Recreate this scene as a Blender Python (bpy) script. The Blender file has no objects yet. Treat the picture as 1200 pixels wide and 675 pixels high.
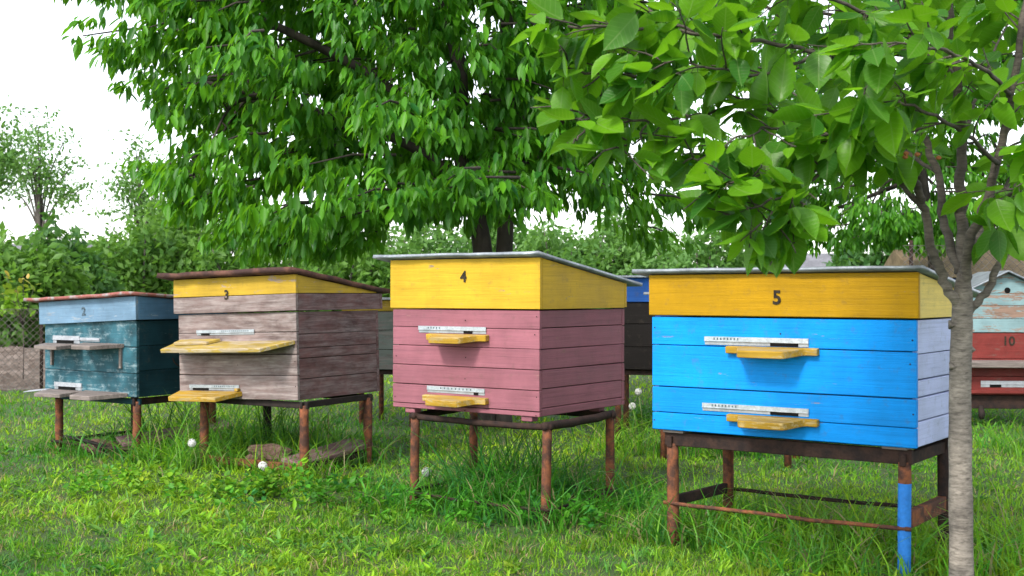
import bpy, bmesh, math, random
import numpy as np
from mathutils import Vector, Matrix, Euler

random.seed(7)
rng = np.random.default_rng(11)
R = math.radians
scn = bpy.context.scene
COL = scn.collection

# ------------------------------------------------------------------ camera
EYE = 1.22
FOC = 1415.0                      # focal length in pixels of a 1200 px wide frame
cam_d = bpy.data.cameras.new('camera')
cam = bpy.data.objects.new('camera', cam_d)
COL.objects.link(cam)
cam_d.sensor_width = 36.0
cam_d.lens = 36.0 * FOC / 1200.0
cam.location = (0, 0, EYE)
cam.rotation_euler = (R(90.0 + 0.22), 0, 0)
cam_d.clip_start = 0.05
cam_d.clip_end = 2000
cam_d.dof.use_dof = True
cam_d.dof.focus_distance = 6.6
cam_d.dof.aperture_fstop = 6.3
scn.camera = cam
scn.render.resolution_x = 1024
scn.render.resolution_y = 576

# ------------------------------------------------------------------ sky, sun, exposure
SUN_AZ = (-0.58, -0.815)           # horizontal direction towards the sun
SUN_EL = R(44)
world = bpy.data.worlds.new('World')
scn.world = world
world.use_nodes = True
wn = world.node_tree
wn.nodes.clear()
sky = wn.nodes.new('ShaderNodeTexSky')
sky.sky_type = 'NISHITA'
sky.sun_disc = False
sky.sun_elevation = SUN_EL
sky.sun_rotation = math.atan2(SUN_AZ[0], SUN_AZ[1])
sky.air_density = 1.0
sky.dust_density = 1.2
sky.ozone_density = 1.0
hs = wn.nodes.new('ShaderNodeHueSaturation')
hs.inputs['Saturation'].default_value = 0.3
bg = wn.nodes.new('ShaderNodeBackground')
bg.inputs['Strength'].default_value = 0.15
wo = wn.nodes.new('ShaderNodeOutputWorld')
wn.links.new(sky.outputs[0], hs.inputs['Color'])
wn.links.new(hs.outputs[0], bg.inputs['Color'])
wn.links.new(bg.outputs[0], wo.inputs['Surface'])

sun_d = bpy.data.lights.new('sun', 'SUN')
sun_d.energy = 1.5
sun_d.angle = R(11)
sun_d.color = (1.0, 0.95, 0.86)
sun = bpy.data.objects.new('sun', sun_d)
COL.objects.link(sun)
sdir = Vector((SUN_AZ[0] * math.cos(SUN_EL), SUN_AZ[1] * math.cos(SUN_EL), math.sin(SUN_EL)))
sun.rotation_euler = (-sdir).to_track_quat('-Z', 'Y').to_euler()
sun.location = (-8, -4, 12)

scn.view_settings.view_transform = 'Standard'
scn.view_settings.look = 'None'
scn.view_settings.gamma = 1.0
scn.view_settings.use_curve_mapping = False
scn.view_settings.exposure = 1.5
scn.render.engine = 'CYCLES'
scn.cycles.transparent_max_bounces = 8
scn.cycles.max_bounces = 8

# ------------------------------------------------------------------ helpers
def at(px, py, Y):
    """world point seen at a photo pixel at depth Y"""
    return Vector(((px - 600) / FOC * Y, Y, EYE + (343 - py) / FOC * Y))

def link(o, parent=None):
    COL.objects.link(o)
    if parent is not None:
        o.parent = parent
    return o

def mobj(name, mesh, mat, parent=None, loc=(0, 0, 0), rot=(0, 0, 0), kind=None):
    o = bpy.data.objects.new(name, mesh)
    if mat is not None and not mesh.materials:
        mesh.materials.append(mat)
    o.location = loc
    o.rotation_euler = rot
    link(o, parent)
    if kind:
        o['kind'] = kind
    return o

def empty(name, loc=(0, 0, 0), rot=(0, 0, 0)):
    o = bpy.data.objects.new(name, None)
    o.empty_display_size = 0.1
    o.location = loc
    o.rotation_euler = rot
    return link(o)

def tag(o, label, cat, group=None, kind=None):
    o['label'] = label
    o['category'] = cat
    if group:
        o['group'] = group
    if kind:
        o['kind'] = kind
    return o

def bm_mesh(name, bm, smooth=False):
    me = bpy.data.meshes.new(name)
    bm.to_mesh(me)
    bm.free()
    if smooth:
        me.polygons.foreach_set('use_smooth', np.ones(len(me.polygons), dtype=bool))
    return me

def box_mesh(sx, sy, sz, bev=0.003, name='box', warp=0.0):
    """box centred on origin"""
    bm = bmesh.new()
    bmesh.ops.create_cube(bm, size=1.0)
    for v in bm.verts:
        v.co = Vector((v.co.x * sx, v.co.y * sy, v.co.z * sz))
        if warp:
            v.co += Vector((random.uniform(-1, 1), random.uniform(-1, 1), random.uniform(-1, 1))) * warp
    if bev:
        bmesh.ops.bevel(bm, geom=bm.edges[:], offset=bev, segments=1, affect='EDGES', profile=0.5)
    return bm_mesh(name, bm)

def prism_mesh(poly, axis, a0, a1, bev=0.003, name='prism'):
    """poly: 2D outline extruded along an axis. axis 'z': (x,y); 'x': (y,z); 'y': (x,z)"""
    def m(p, a):
        if axis == 'z':
            return (p[0], p[1], a)
        if axis == 'x':
            return (a, p[0], p[1])
        return (p[0], a, p[1])
    bm = bmesh.new()
    lo = [bm.verts.new(m(p, a0)) for p in poly]
    hi = [bm.verts.new(m(p, a1)) for p in poly]
    n = len(poly)
    bm.faces.new(lo)
    bm.faces.new(hi)
    for i in range(n):
        bm.faces.new((lo[i], lo[(i + 1) % n], hi[(i + 1) % n], hi[i]))
    bmesh.ops.recalc_face_normals(bm, faces=bm.faces[:])
    if bev:
        bmesh.ops.bevel(bm, geom=bm.edges[:], offset=bev, segments=1, affect='EDGES', profile=0.5)
    return bm_mesh(name, bm)

def raw_mesh(name, verts, quads=None, tris=None, smooth=True, tint=None, uv=None):
    """fast mesh from arrays; tint: per-vertex rgb; uv: per-vertex uv"""
    me = bpy.data.meshes.new(name)
    verts = np.asarray(verts, dtype=np.float32)
    parts, starts, s = [], [], 0
    for arr, k in ((quads, 4), (tris, 3)):
        if arr is not None and len(arr):
            arr = np.asarray(arr, dtype=np.int32)
            parts.append(arr.reshape(-1))
            starts.append(s + np.arange(len(arr), dtype=np.int32) * k)
            s += arr.size
    loops = np.concatenate(parts)
    starts = np.concatenate(starts)
    me.vertices.add(len(verts))
    me.vertices.foreach_set('co', verts.reshape(-1))
    me.loops.add(len(loops))
    me.loops.foreach_set('vertex_index', loops)
    me.polygons.add(len(starts))
    me.polygons.foreach_set('loop_start', starts)
    if smooth:
        me.polygons.foreach_set('use_smooth', np.ones(len(starts), dtype=bool))
    me.update(calc_edges=True)
    if tint is not None:
        a = me.attributes.new('tint', 'FLOAT_COLOR', 'POINT')
        c = np.ones((len(verts), 4), dtype=np.float32)
        c[:, :3] = tint
        a.data.foreach_set('color', c.reshape(-1))
    if uv is not None:
        l = me.uv_layers.new(name='UVMap')
        l.data.foreach_set('uv', np.asarray(uv, dtype=np.float32)[loops].reshape(-1))
    return me

class Tubes:
    """collects swept tubes, one mesh at the end"""
    def __init__(self):
        self.v, self.q, self.t, self.n = [], [], [], 0
    def add(self, pts, rad, sides=8, cap=True):
        pts = np.asarray([tuple(p) for p in pts], dtype=np.float64)
        m = len(pts)
        rad = np.broadcast_to(np.asarray(rad, dtype=np.float64), (m,))
        tan = np.gradient(pts, axis=0)
        tan /= np.linalg.norm(tan, axis=1)[:, None] + 1e-12
        ref = np.array([0, 0, 1.0]) if abs(tan[0][2]) < 0.9 else np.array([0, 1.0, 0])
        u = np.cross(ref, tan[0]); u /= np.linalg.norm(u)
        ang = np.arange(sides) * 2 * math.pi / sides
        base = self.n
        for i in range(m):
            u = u - tan[i] * np.dot(u, tan[i]); u /= np.linalg.norm(u) + 1e-12
            w = np.cross(tan[i], u)
            self.v.append(pts[i] + rad[i] * (np.cos(ang)[:, None] * u + np.sin(ang)[:, None] * w))
        i = np.arange(m - 1)[:, None] * sides
        j = np.arange(sides)[None, :]
        a = base + i + j
        b = base + i + (j + 1) % sides
        self.q.append(np.stack([a, b, b + sides, a + sides], axis=-1).reshape(-1, 4))
        self.n += m * sides
        if cap:
            for e, o in ((0, base), (m - 1, base + (m - 1) * sides)):
                self.v.append(pts[e][None, :])
                c = self.n
                self.n += 1
                k = np.arange(sides)
                t = np.stack([o + k, o + (k + 1) % sides, np.full(sides, c)], axis=-1)
                if e == 0:
                    t = t[:, ::-1]
                self.t.append(t)
        return self
    def mesh(self, name='tubes', smooth=True):
        return raw_mesh(name, np.concatenate(self.v), np.concatenate(self.q),
                        np.concatenate(self.t) if self.t else None, smooth)

def smooth_path(pts, n=5):
    """Catmull-Rom through points"""
    P = [Vector(p) for p in pts]
    P = [P[0] * 2 - P[1]] + P + [P[-1] * 2 - P[-2]]
    out = []
    for i in range(1, len(P) - 2):
        p0, p1, p2, p3 = P[i - 1:i + 3]
        for k in range(n):
            t = k / n
            out.append(0.5 * ((2 * p1) + (p2 - p0) * t + (2 * p0 - 5 * p1 + 4 * p2 - p3) * t * t
                              + (3 * p1 - p0 - 3 * p2 + p3) * t ** 3))
    out.append(P[-2])
    return out

# ------------------------------------------------------------------ materials
def new_mat(name):
    m = bpy.data.materials.new(name)
    m.use_nodes = True
    nt = m.node_tree
    b = nt.nodes['Principled BSDF']
    return m, nt, b

def N(nt, t, **kw):
    n = nt.nodes.new(t)
    for k, v in kw.items():
        if k in n.inputs:
            n.inputs[k].default_value = v
        else:
            setattr(n, k, v)
    return n

def ramp(nt, src, stops):
    r = nt.nodes.new('ShaderNodeValToRGB')
    els = r.color_ramp.elements
    while len(els) < len(stops):
        els.new(0.5)
    for e, (p, c) in zip(els, stops):
        e.position = p
        e.color = c if len(c) == 4 else (*c, 1)
    nt.links.new(src, r.inputs['Fac'])
    return r

def mixc(nt, fac, a, b, mode='MIX'):
    m = nt.nodes.new('ShaderNodeMix')
    m.data_type = 'RGBA'
    m.blend_type = mode
    for sock, v in ((m.inputs['Factor'], fac), (m.inputs['A'], a), (m.inputs['B'], b)):
        pass
    ins = [s for s in m.inputs if s.enabled]
    for s, v in zip((m.inputs[0], m.inputs[6], m.inputs[7]), (fac, a, b)):
        if hasattr(v, 'is_linked') or isinstance(v, bpy.types.NodeSocket):
            nt.links.new(v, s)
        elif isinstance(v, (int, float)):
            s.default_value = v
        else:
            s.default_value = (*v, 1) if len(v) == 3 else v
    return m.outputs[2]

def wood_coords(nt, sx=2.0, sy=30.0, sz=30.0):
    tc = N(nt, 'ShaderNodeTexCoord')
    oi = N(nt, 'ShaderNodeObjectInfo')
    mp = N(nt, 'ShaderNodeMapping')
    mp.inputs['Scale'].default_value = (sx, sy, sz)
    mul = N(nt, 'ShaderNodeVectorMath', operation='SCALE')
    comb = N(nt, 'ShaderNodeCombineXYZ')
    for k in range(3):
        nt.links.new(oi.outputs['Random'], comb.inputs[k])
    nt.links.new(comb.outputs[0], mul.inputs[0])
    mul.inputs['Scale'].default_value = 37.0
    nt.links.new(mul.outputs[0], mp.inputs['Location'])
    nt.links.new(tc.outputs['Object'], mp.inputs['Vector'])
    return tc, oi, mp, mul

def painted(name, col, wood=(0.22, 0.19, 0.17), wear=0.25, rough=0.55, grain=0.25, mott=0.12, soil=0.45, chip=9.0, soft=0.0, gain=0.82, aniso=0.45):
    """painted board: grain relief, mottled paint, paint worn to bare wood over 'wear' of the area"""
    m, nt, b = new_mat(name)
    tc, oi, mp, off = wood_coords(nt)
    addv = N(nt, 'ShaderNodeVectorMath', operation='ADD')
    nt.links.new(tc.outputs['Object'], addv.inputs[0])
    nt.links.new(off.outputs[0], addv.inputs[1])
    g = N(nt, 'ShaderNodeTexNoise', Scale=1.6, Detail=8.0, Roughness=0.65, Distortion=0.6)
    nt.links.new(mp.outputs[0], g.inputs['Vector'])
    big = N(nt, 'ShaderNodeTexNoise', Scale=3.5, Detail=5.0, Roughness=0.6)
    nt.links.new(addv.outputs[0], big.inputs['Vector'])
    chips = N(nt, 'ShaderNodeTexNoise', Scale=chip, Detail=10.0, Roughness=0.72, Distortion=0.3)
    mp2 = N(nt, 'ShaderNodeMapping')
    mp2.inputs['Scale'].default_value = (aniso, 1.6, 1.6)
    nt.links.new(addv.outputs[0], mp2.inputs['Vector'])
    nt.links.new(mp2.outputs[0], chips.inputs['Vector'])
    c = np.array(col) * gain
    wood = tuple(np.array(wood) * gain)
    lo = tuple(np.clip(c * (1 - mott * 1.6), 0, 1))
    hi = tuple(np.clip(c * (1 + mott) + 0.01 * mott, 0, 1))
    r1 = ramp(nt, big.outputs['Fac'], [(0.32, lo), (0.68, hi)])
    r2 = ramp(nt, g.outputs['Fac'], [(0.3, (1 - grain,) * 3), (0.62, (1, 1, 1))])
    paint = mixc(nt, 0.55, r1.outputs[0], r2.outputs[0], 'MULTIPLY')
    fine = N(nt, 'ShaderNodeTexNoise', Scale=1.0, Detail=6.0, Roughness=0.7, Distortion=1.2)
    mpf = N(nt, 'ShaderNodeMapping')
    mpf.inputs['Scale'].default_value = (1.3, 95.0, 95.0)
    nt.links.new(addv.outputs[0], mpf.inputs['Vector'])
    nt.links.new(mpf.outputs[0], fine.inputs['Vector'])
    rf = ramp(nt, fine.outputs['Fac'], [(0.30, (0.66, 0.68, 0.72)), (0.47, (1, 1, 1)), (0.7, (1.10, 1.09, 1.07))])
    paint = mixc(nt, 0.75, paint, rf.outputs[0], 'MULTIPLY')
    run = N(nt, 'ShaderNodeTexNoise', Scale=1.0, Detail=5.0, Roughness=0.65)
    mpr = N(nt, 'ShaderNodeMapping')
    mpr.inputs['Scale'].default_value = (7.0, 7.0, 1.2)
    nt.links.new(addv.outputs[0], mpr.inputs['Vector'])
    nt.links.new(mpr.outputs[0], run.inputs['Vector'])
    rrn = ramp(nt, run.outputs['Fac'], [(0.33, (0.80, 0.80, 0.79)), (0.52, (1, 1, 1)), (0.72, (1.06, 1.06, 1.07))])
    paint = mixc(nt, 0.35, paint, rrn.outputs[0], 'MULTIPLY')
    # per-board shade
    rv = N(nt, 'ShaderNodeMapRange')
    rv.inputs['To Min'].default_value = 0.9
    rv.inputs['To Max'].default_value = 1.06
    nt.links.new(oi.outputs['Random'], rv.inputs['Value'])
    paint = mixc(nt, 1.0, paint, rv.outputs[0], 'MULTIPLY')
    w = np.array(wood)
    rw = ramp(nt, g.outputs['Fac'], [(0.28, tuple(w * 0.45)), (0.5, tuple(w)), (0.75, tuple(np.clip(w * 1.5, 0, 1)))])
    # wear mask = chips + grain
    mixm = N(nt, 'ShaderNodeMath', operation='MULTIPLY_ADD')
    nt.links.new(g.outputs['Fac'], mixm.inputs[0])
    mixm.inputs[1].default_value = 0.45
    nt.links.new(chips.outputs['Fac'], mixm.inputs[2])
    t0 = 0.98 - 0.52 * wear
    mask = ramp(nt, mixm.outputs[0], [(max(t0 - 0.02 - soft, 0), (0, 0, 0)), (min(t0 + 0.03 + soft, 1), (1, 1, 1))])
    colr = mixc(nt, mask.outputs[0], paint, rw.outputs[0])
    if soil:
        sn = N(nt, 'ShaderNodeTexNoise', Scale=22.0, Detail=6.0, Roughness=0.7)
        nt.links.new(addv.outputs[0], sn.inputs['Vector'])
        sm = ramp(nt, sn.outputs['Fac'], [(0.56, (0, 0, 0)), (0.8, (soil,) * 3)])
        colr = mixc(nt, sm.outputs[0], colr, (0.09, 0.075, 0.055))
    nt.links.new(colr, b.inputs['Base Color'])
    rr = ramp(nt, big.outputs['Fac'], [(0.3, (rough - 0.1,) * 3), (0.7, (min(rough + 0.15, 1),) * 3)])
    nt.links.new(rr.outputs[0], b.inputs['Roughness'])
    b.inputs['Specular IOR Level'].default_value = 0.16
    bp = N(nt, 'ShaderNodeBump', Strength=0.35, Distance=0.004)
    hm = N(nt, 'ShaderNodeMath', operation='SUBTRACT')
    gsum = N(nt, 'ShaderNodeMath', operation='ADD')
    nt.links.new(g.outputs['Fac'], gsum.inputs[0])
    nt.links.new(fine.outputs['Fac'], gsum.inputs[1])
    nt.links.new(gsum.outputs[0], hm.inputs[0])
    m2 = N(nt, 'ShaderNodeMath', operation='MULTIPLY')
    nt.links.new(mask.outputs[0], m2.inputs[0])
    m2.inputs[1].default_value = 0.35
    nt.links.new(m2.outputs[0], hm.inputs[1])
    nt.links.new(hm.outputs[0], bp.inputs['Height'])
    nt.links.new(bp.outputs[0], b.inputs['Normal'])
    return m

def simple(name, col, rough=0.7, metal=0.0, var=0.25, scale=12.0, col2=None, bump=0.3, dist=0.004, thr=(0.42, 0.62), detail=7.0):
    m, nt, b = new_mat(name)
    tc = N(nt, 'ShaderNodeTexCoord')
    oi = N(nt, 'ShaderNodeObjectInfo')
    sc = N(nt, 'ShaderNodeVectorMath', operation='ADD')
    nt.links.new(tc.outputs['Object'], sc.inputs[0])
    nt.links.new(oi.outputs['Location'], sc.inputs[1])
    n1 = N(nt, 'ShaderNodeTexNoise', Scale=scale, Detail=detail, Roughness=0.65)
    nt.links.new(sc.outputs[0], n1.inputs['Vector'])
    c = np.array(col)
    c2 = np.array(col2) if col2 is not None else c * (1 - var)
    r = ramp(nt, n1.outputs['Fac'], [(thr[0], tuple(c2)), (thr[1], tuple(c))])
    n2 = N(nt, 'ShaderNodeTexNoise', Scale=scale * 6, Detail=4.0)
    nt.links.new(sc.outputs[0], n2.inputs['Vector'])
    r2 = ramp(nt, n2.outputs['Fac'], [(0.3, (0.75,) * 3), (0.7, (1.1,) * 3)])
    nt.links.new(mixc(nt, 0.7, r.outputs[0], r2.outputs[0], 'MULTIPLY'), b.inputs['Base Color'])
    b.inputs['Roughness'].default_value = rough
    b.inputs['Metallic'].default_value = metal
    b.inputs['Specular IOR Level'].default_value = 0.4 if metal > 0.2 else 0.15
    if bump:
        bp = N(nt, 'ShaderNodeBump', Strength=bump, Distance=dist)
        nt.links.new(n2.outputs['Fac'], bp.inputs['Height'])
        nt.links.new(bp.outputs[0], b.inputs['Normal'])
    return m

def leaf_mat(name, col_a, col_b, trans=0.4, rough=0.42, veins=False, spec=0.35, tcol=None):
    """leaf: tint attribute picks between two greens; part of the light passes through"""
    m, nt, b = new_mat(name)
    at_ = N(nt, 'ShaderNodeAttribute', attribute_name='tint')
    geo = N(nt, 'ShaderNodeNewGeometry')
    oi = N(nt, 'ShaderNodeObjectInfo')
    sep = N(nt, 'ShaderNodeSeparateColor')
    nt.links.new(at_.outputs['Color'], sep.inputs[0])
    addr = N(nt, 'ShaderNodeMath', operation='ADD')
    nt.links.new(sep.outputs[0], addr.inputs[0])
    mulr = N(nt, 'ShaderNodeMath', operation='MULTIPLY')
    nt.links.new(oi.outputs['Random'], mulr.inputs[0])
    nt.links.new(sep.outputs[2], mulr.inputs[1])      # blue channel: how far the object's own random counts
    nt.links.new(mulr.outputs[0], addr.inputs[1])
    col = mixc(nt, addr.outputs[0], col_a, col_b)
    if veins:
        tcn = N(nt, 'ShaderNodeTexCoord')
        bl = N(nt, 'ShaderNodeTexNoise', Scale=9.0, Detail=5.0, Roughness=0.7)
        nt.links.new(geo.outputs['Position'], bl.inputs['Vector'])
        rb_ = ramp(nt, bl.outputs['Fac'], [(0.35, (0.78, 0.80, 0.8)), (0.62, (1.12, 1.08, 1.0))])
        col = mixc(nt, 1.0, col, rb_.outputs[0], 'MULTIPLY')
        sp_ = N(nt, 'ShaderNodeTexNoise', Scale=55.0, Detail=3.0)
        nt.links.new(geo.outputs['Position'], sp_.inputs['Vector'])
        rs_ = ramp(nt, sp_.outputs['Fac'], [(0.70, (0, 0, 0)), (0.76, (0.7, 0.7, 0.7))])
        col = mixc(nt, rs_.outputs[0], col, (0.20, 0.15, 0.04))
        uv = N(nt, 'ShaderNodeUVMap')
        sx = N(nt, 'ShaderNodeSeparateXYZ')
        nt.links.new(uv.outputs[0], sx.inputs[0])
        ab = N(nt, 'ShaderNodeMath', operation='ABSOLUTE')
        nt.links.new(sx.outputs[1], ab.inputs[0])
        # slanted side veins
        k = N(nt, 'ShaderNodeMath', operation='MULTIPLY_ADD')
        nt.links.new(ab.outputs[0], k.inputs[0])
        k.inputs[1].default_value = -0.75
        nt.links.new(sx.outputs[0], k.inputs[2])
        w = N(nt, 'ShaderNodeMath', operation='MULTIPLY')
        nt.links.new(k.outputs[0], w.inputs[0])
        w.inputs[1].default_value = 56.0
        sn = N(nt, 'ShaderNodeMath', operation='SINE')
        nt.links.new(w.outputs[0], sn.inputs[0])
        vr = ramp(nt, sn.outputs[0], [(0.72, (0, 0, 0)), (1.0, (0.35, 0.35, 0.35))])
        mid = ramp(nt, ab.outputs[0], [(0.0, (0.8, 0.8, 0.8)), (0.022, (0, 0, 0))])
        mx = N(nt, 'ShaderNodeMath', operation='MAXIMUM')
        nt.links.new(vr.outputs[0], mx.inputs[0])
        nt.links.new(mid.outputs[0], mx.inputs[1])
        lt = mixc(nt, 0.5, col, (0.30, 0.42, 0.14))
        col = mixc(nt, mx.outputs[0], col, lt)
        bp = N(nt, 'ShaderNodeBump', Strength=0.3, Distance=0.003, invert=True)
        nt.links.new(mx.outputs[0], bp.inputs['Height'])
        nt.links.new(bp.outputs[0], b.inputs['Normal'])
    nt.links.new(col, b.inputs['Base Color'])
    b.inputs['Roughness'].default_value = rough
    b.inputs['Specular IOR Level'].default_value = spec
    tr = N(nt, 'ShaderNodeBsdfTranslucent')
    tc_ = mixc(nt, 0.55, col, tcol if tcol else (0.16, 0.34, 0.02))
    nt.links.new(tc_, tr.inputs['Color'])
    ms = N(nt, 'ShaderNodeMixShader')
    ms.inputs[0].default_value = trans
    out = nt.nodes['Material Output']
    nt.links.new(b.outputs[0], ms.inputs[1])
    nt.links.new(tr.outputs[0], ms.inputs[2])
    nt.links.new(ms.outputs[0], out.inputs['Surface'])
    return m

def bark_mat(name, a, b_, scale=14.0, band=False, upper=None):
    """upper: (z0, z1, factor) - bark gets darker towards the younger wood higher up"""
    m, nt, b = new_mat(name)
    tc = N(nt, 'ShaderNodeTexCoord')
    mp = N(nt, 'ShaderNodeMapping')
    mp.inputs['Scale'].default_value = (1, 1, 4.5 if band else 0.3)
    nt.links.new(tc.outputs['Object'], mp.inputs['Vector'])
    n1 = N(nt, 'ShaderNodeTexNoise', Scale=scale, Detail=9.0, Roughness=0.7, Distortion=0.4)
    nt.links.new(mp.outputs[0], n1.inputs['Vector'])
    n2 = N(nt, 'ShaderNodeTexNoise', Scale=scale * 0.4, Detail=4.0)
    nt.links.new(tc.outputs['Object'], n2.inputs['Vector'])
    r = ramp(nt, n1.outputs['Fac'], [(0.33, b_), (0.6, a)])
    r2 = ramp(nt, n2.outputs['Fac'], [(0.35, (0.6, 0.6, 0.6)), (0.65, (1.15, 1.15, 1.12))])
    c = mixc(nt, 1.0, r.outputs[0], r2.outputs[0], 'MULTIPLY')
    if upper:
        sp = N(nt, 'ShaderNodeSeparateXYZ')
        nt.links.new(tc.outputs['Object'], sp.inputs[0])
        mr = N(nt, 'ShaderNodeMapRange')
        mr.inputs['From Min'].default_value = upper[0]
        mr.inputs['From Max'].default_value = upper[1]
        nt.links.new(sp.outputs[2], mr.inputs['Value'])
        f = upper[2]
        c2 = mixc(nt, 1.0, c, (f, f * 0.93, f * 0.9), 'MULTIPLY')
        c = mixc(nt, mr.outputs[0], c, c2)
    nt.links.new(c, b.inputs['Base Color'])
    b.inputs['Roughness'].default_value = 0.85
    bp = N(nt, 'ShaderNodeBump', Strength=0.7, Distance=0.006)
    nt.links.new(n1.outputs['Fac'], bp.inputs['Height'])
    nt.links.new(bp.outputs[0], b.inputs['Normal'])
    return m

M = {}
M['blue'] = painted('blue_paint', (0.001, 0.30, 0.88), wear=0.15, mott=0.10, grain=0.22)
M['lavender'] = painted('lavender_paint', (0.54, 0.60, 0.90), wear=0.10, mott=0.08, grain=0.2)
M['yellow5'] = painted('ochre_yellow_paint', (0.53, 0.29, 0.003), wear=0.15, mott=0.10, grain=0.22)
M['yellow5s'] = painted('light_yellow_paint', (0.80, 0.60, 0.16), wear=0.08, mott=0.08)
M['yellow4'] = painted('yellow_paint', (0.66, 0.41, 0.03), wear=0.17, mott=0.08)
M['pink'] = painted('dusty_pink_paint', (0.325, 0.122, 0.155), wear=0.18, mott=0.10, wood=(0.25, 0.12, 0.12))
M['yellow3'] = painted('worn_yellow_paint', (0.54, 0.35, 0.035), wear=0.30, wood=(0.30, 0.23, 0.20))
M['grey3'] = painted('weathered_mauve_board', (0.245, 0.175, 0.165), wear=0.42, wood=(0.31, 0.265, 0.255), grain=0.6, mott=0.3, soft=0.14, chip=14)
M['mauve3'] = painted('weathered_red_board', (0.20, 0.095, 0.092), wear=0.40, wood=(0.23, 0.175, 0.175), grain=0.6, mott=0.35, soft=0.14, chip=14)
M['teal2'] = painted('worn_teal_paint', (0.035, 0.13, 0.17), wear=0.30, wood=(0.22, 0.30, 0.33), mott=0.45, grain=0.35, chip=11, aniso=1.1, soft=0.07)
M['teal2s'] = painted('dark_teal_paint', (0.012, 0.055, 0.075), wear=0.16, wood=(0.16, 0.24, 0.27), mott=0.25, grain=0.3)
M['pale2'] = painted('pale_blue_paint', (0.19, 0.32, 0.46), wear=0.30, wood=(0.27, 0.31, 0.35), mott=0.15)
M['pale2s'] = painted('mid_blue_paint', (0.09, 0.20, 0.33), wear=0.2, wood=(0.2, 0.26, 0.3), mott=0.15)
M['rawgrey'] = painted('weathered_grey_wood', (0.20, 0.17, 0.155), wear=0.6, wood=(0.24, 0.20, 0.185), grain=0.6, soft=0.1)
M['board_y'] = painted('yellow_board_paint', (0.47, 0.28, 0.03), wear=0.46, wood=(0.42, 0.30, 0.12), mott=0.14, chip=16)
M['board_y3'] = painted('rubbed_yellow_board', (0.48, 0.34, 0.07), wear=0.45, wood=(0.42, 0.34, 0.22), mott=0.2, chip=7)
M['red10'] = painted('faded_red_paint', (0.21, 0.035, 0.03), wear=0.28, wood=(0.15, 0.06, 0.05), mott=0.2)
M['pale10'] = painted('peeling_pale_blue', (0.26, 0.40, 0.43), wear=0.42, wood=(0.26, 0.17, 0.13), mott=0.12, chip=6)
M['darkbrown'] = painted('dark_brown_board', (0.012, 0.009, 0.008), wear=0.15, wood=(0.03, 0.025, 0.02))
M['deepblue'] = painted('deep_blue_paint', (0.02, 0.11, 0.42), wear=0.12)
M['greygreen'] = painted('grey_green_board', (0.22, 0.24, 0.22), wear=0.45, wood=(0.2, 0.18, 0.17))
M['core'] = simple('dark_inner_wood', (0.03, 0.024, 0.02), rough=0.9)
M['core_blue'] = simple('blue_gap_shadow_wood', (0.02, 0.05, 0.09), rough=0.9)
M['zinc'] = simple('zinc_sheet', (0.36, 0.39, 0.43), rough=0.48, metal=0.55, col2=(0.22, 0.24, 0.27), scale=7, bump=0.25)
M['rustroof'] = simple('rusty_brown_sheet', (0.13, 0.062, 0.045), rough=0.75, metal=0.1, col2=(0.055, 0.03, 0.027), scale=9, bump=0.5, dist=0.006)
M['redroof'] = simple('flaking_red_sheet', (0.27, 0.10, 0.085), rough=0.75, metal=0.1, col2=(0.30, 0.27, 0.27), scale=10, bump=0.5, thr=(0.40, 0.50))
M['alu'] = simple('aluminium_strip', (0.56, 0.60, 0.65), rough=0.34, metal=0.75, col2=(0.42, 0.46, 0.50), scale=20, bump=0.1)
M['alu2'] = simple('dull_aluminium', (0.40, 0.43, 0.46), rough=0.45, metal=0.6, scale=20, bump=0.1)
M['whitemetal'] = simple('white_painted_metal', (0.42, 0.44, 0.48), rough=0.5, metal=0.3, scale=20, bump=0.1)
M['black'] = simple('black_opening', (0.006, 0.006, 0.006), rough=0.9, bump=0)
M['ink'] = simple('black_stencil_paint', (0.014, 0.012, 0.01), rough=0.7, scale=60, col2=(0.04, 0.03, 0.02), bump=0)
M['ink2'] = simple('faded_dark_paint', (0.03, 0.04, 0.05), rough=0.8, scale=60, col2=(0.10, 0.15, 0.19), bump=0)
M['rust'] = simple('rusty_pipe', (0.21, 0.075, 0.035), rough=0.85, col2=(0.065, 0.034, 0.026), scale=16, bump=0.6, dist=0.003)
M['darkiron'] = simple('dark_iron', (0.020, 0.0145, 0.014), rough=0.85, col2=(0.042, 0.024, 0.019), scale=16, bump=0.5, dist=0.003)
M['blackiron'] = simple('black_iron', (0.018, 0.015, 0.014), rough=0.8, col2=(0.03, 0.022, 0.02), scale=16, bump=0.5)
M['bluepipe'] = simple('blue_painted_pipe', (0.03, 0.19, 0.58), rough=0.5, col2=(0.02, 0.10, 0.34), scale=10, bump=0.4, thr=(0.3, 0.5))
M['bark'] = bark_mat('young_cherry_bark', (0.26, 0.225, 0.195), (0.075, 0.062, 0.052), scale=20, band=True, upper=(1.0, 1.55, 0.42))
M['twigbark'] = bark_mat('cherry_limb_bark', (0.10, 0.078, 0.068), (0.045, 0.033, 0.03), scale=40, band=True)
M['oldbark'] = bark_mat('old_cherry_bark', (0.065, 0.05, 0.043), (0.022, 0.017, 0.015), scale=12)
M['farbark'] = bark_mat('grey_tree_bark', (0.12, 0.105, 0.09), (0.06, 0.05, 0.045), scale=6)
M['leaf_near'] = leaf_mat('young_cherry_leaf', (0.018, 0.115, 0.014), (0.15, 0.38, 0.010), trans=0.52, rough=0.40, veins=True, spec=0.45, tcol=(0.26, 0.58, 0.012))
M['leaf_big'] = leaf_mat('old_cherry_leaf', (0.012, 0.095, 0.016), (0.12, 0.36, 0.012), trans=0.48, rough=0.44, spec=0.32, tcol=(0.24, 0.56, 0.012))
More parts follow.
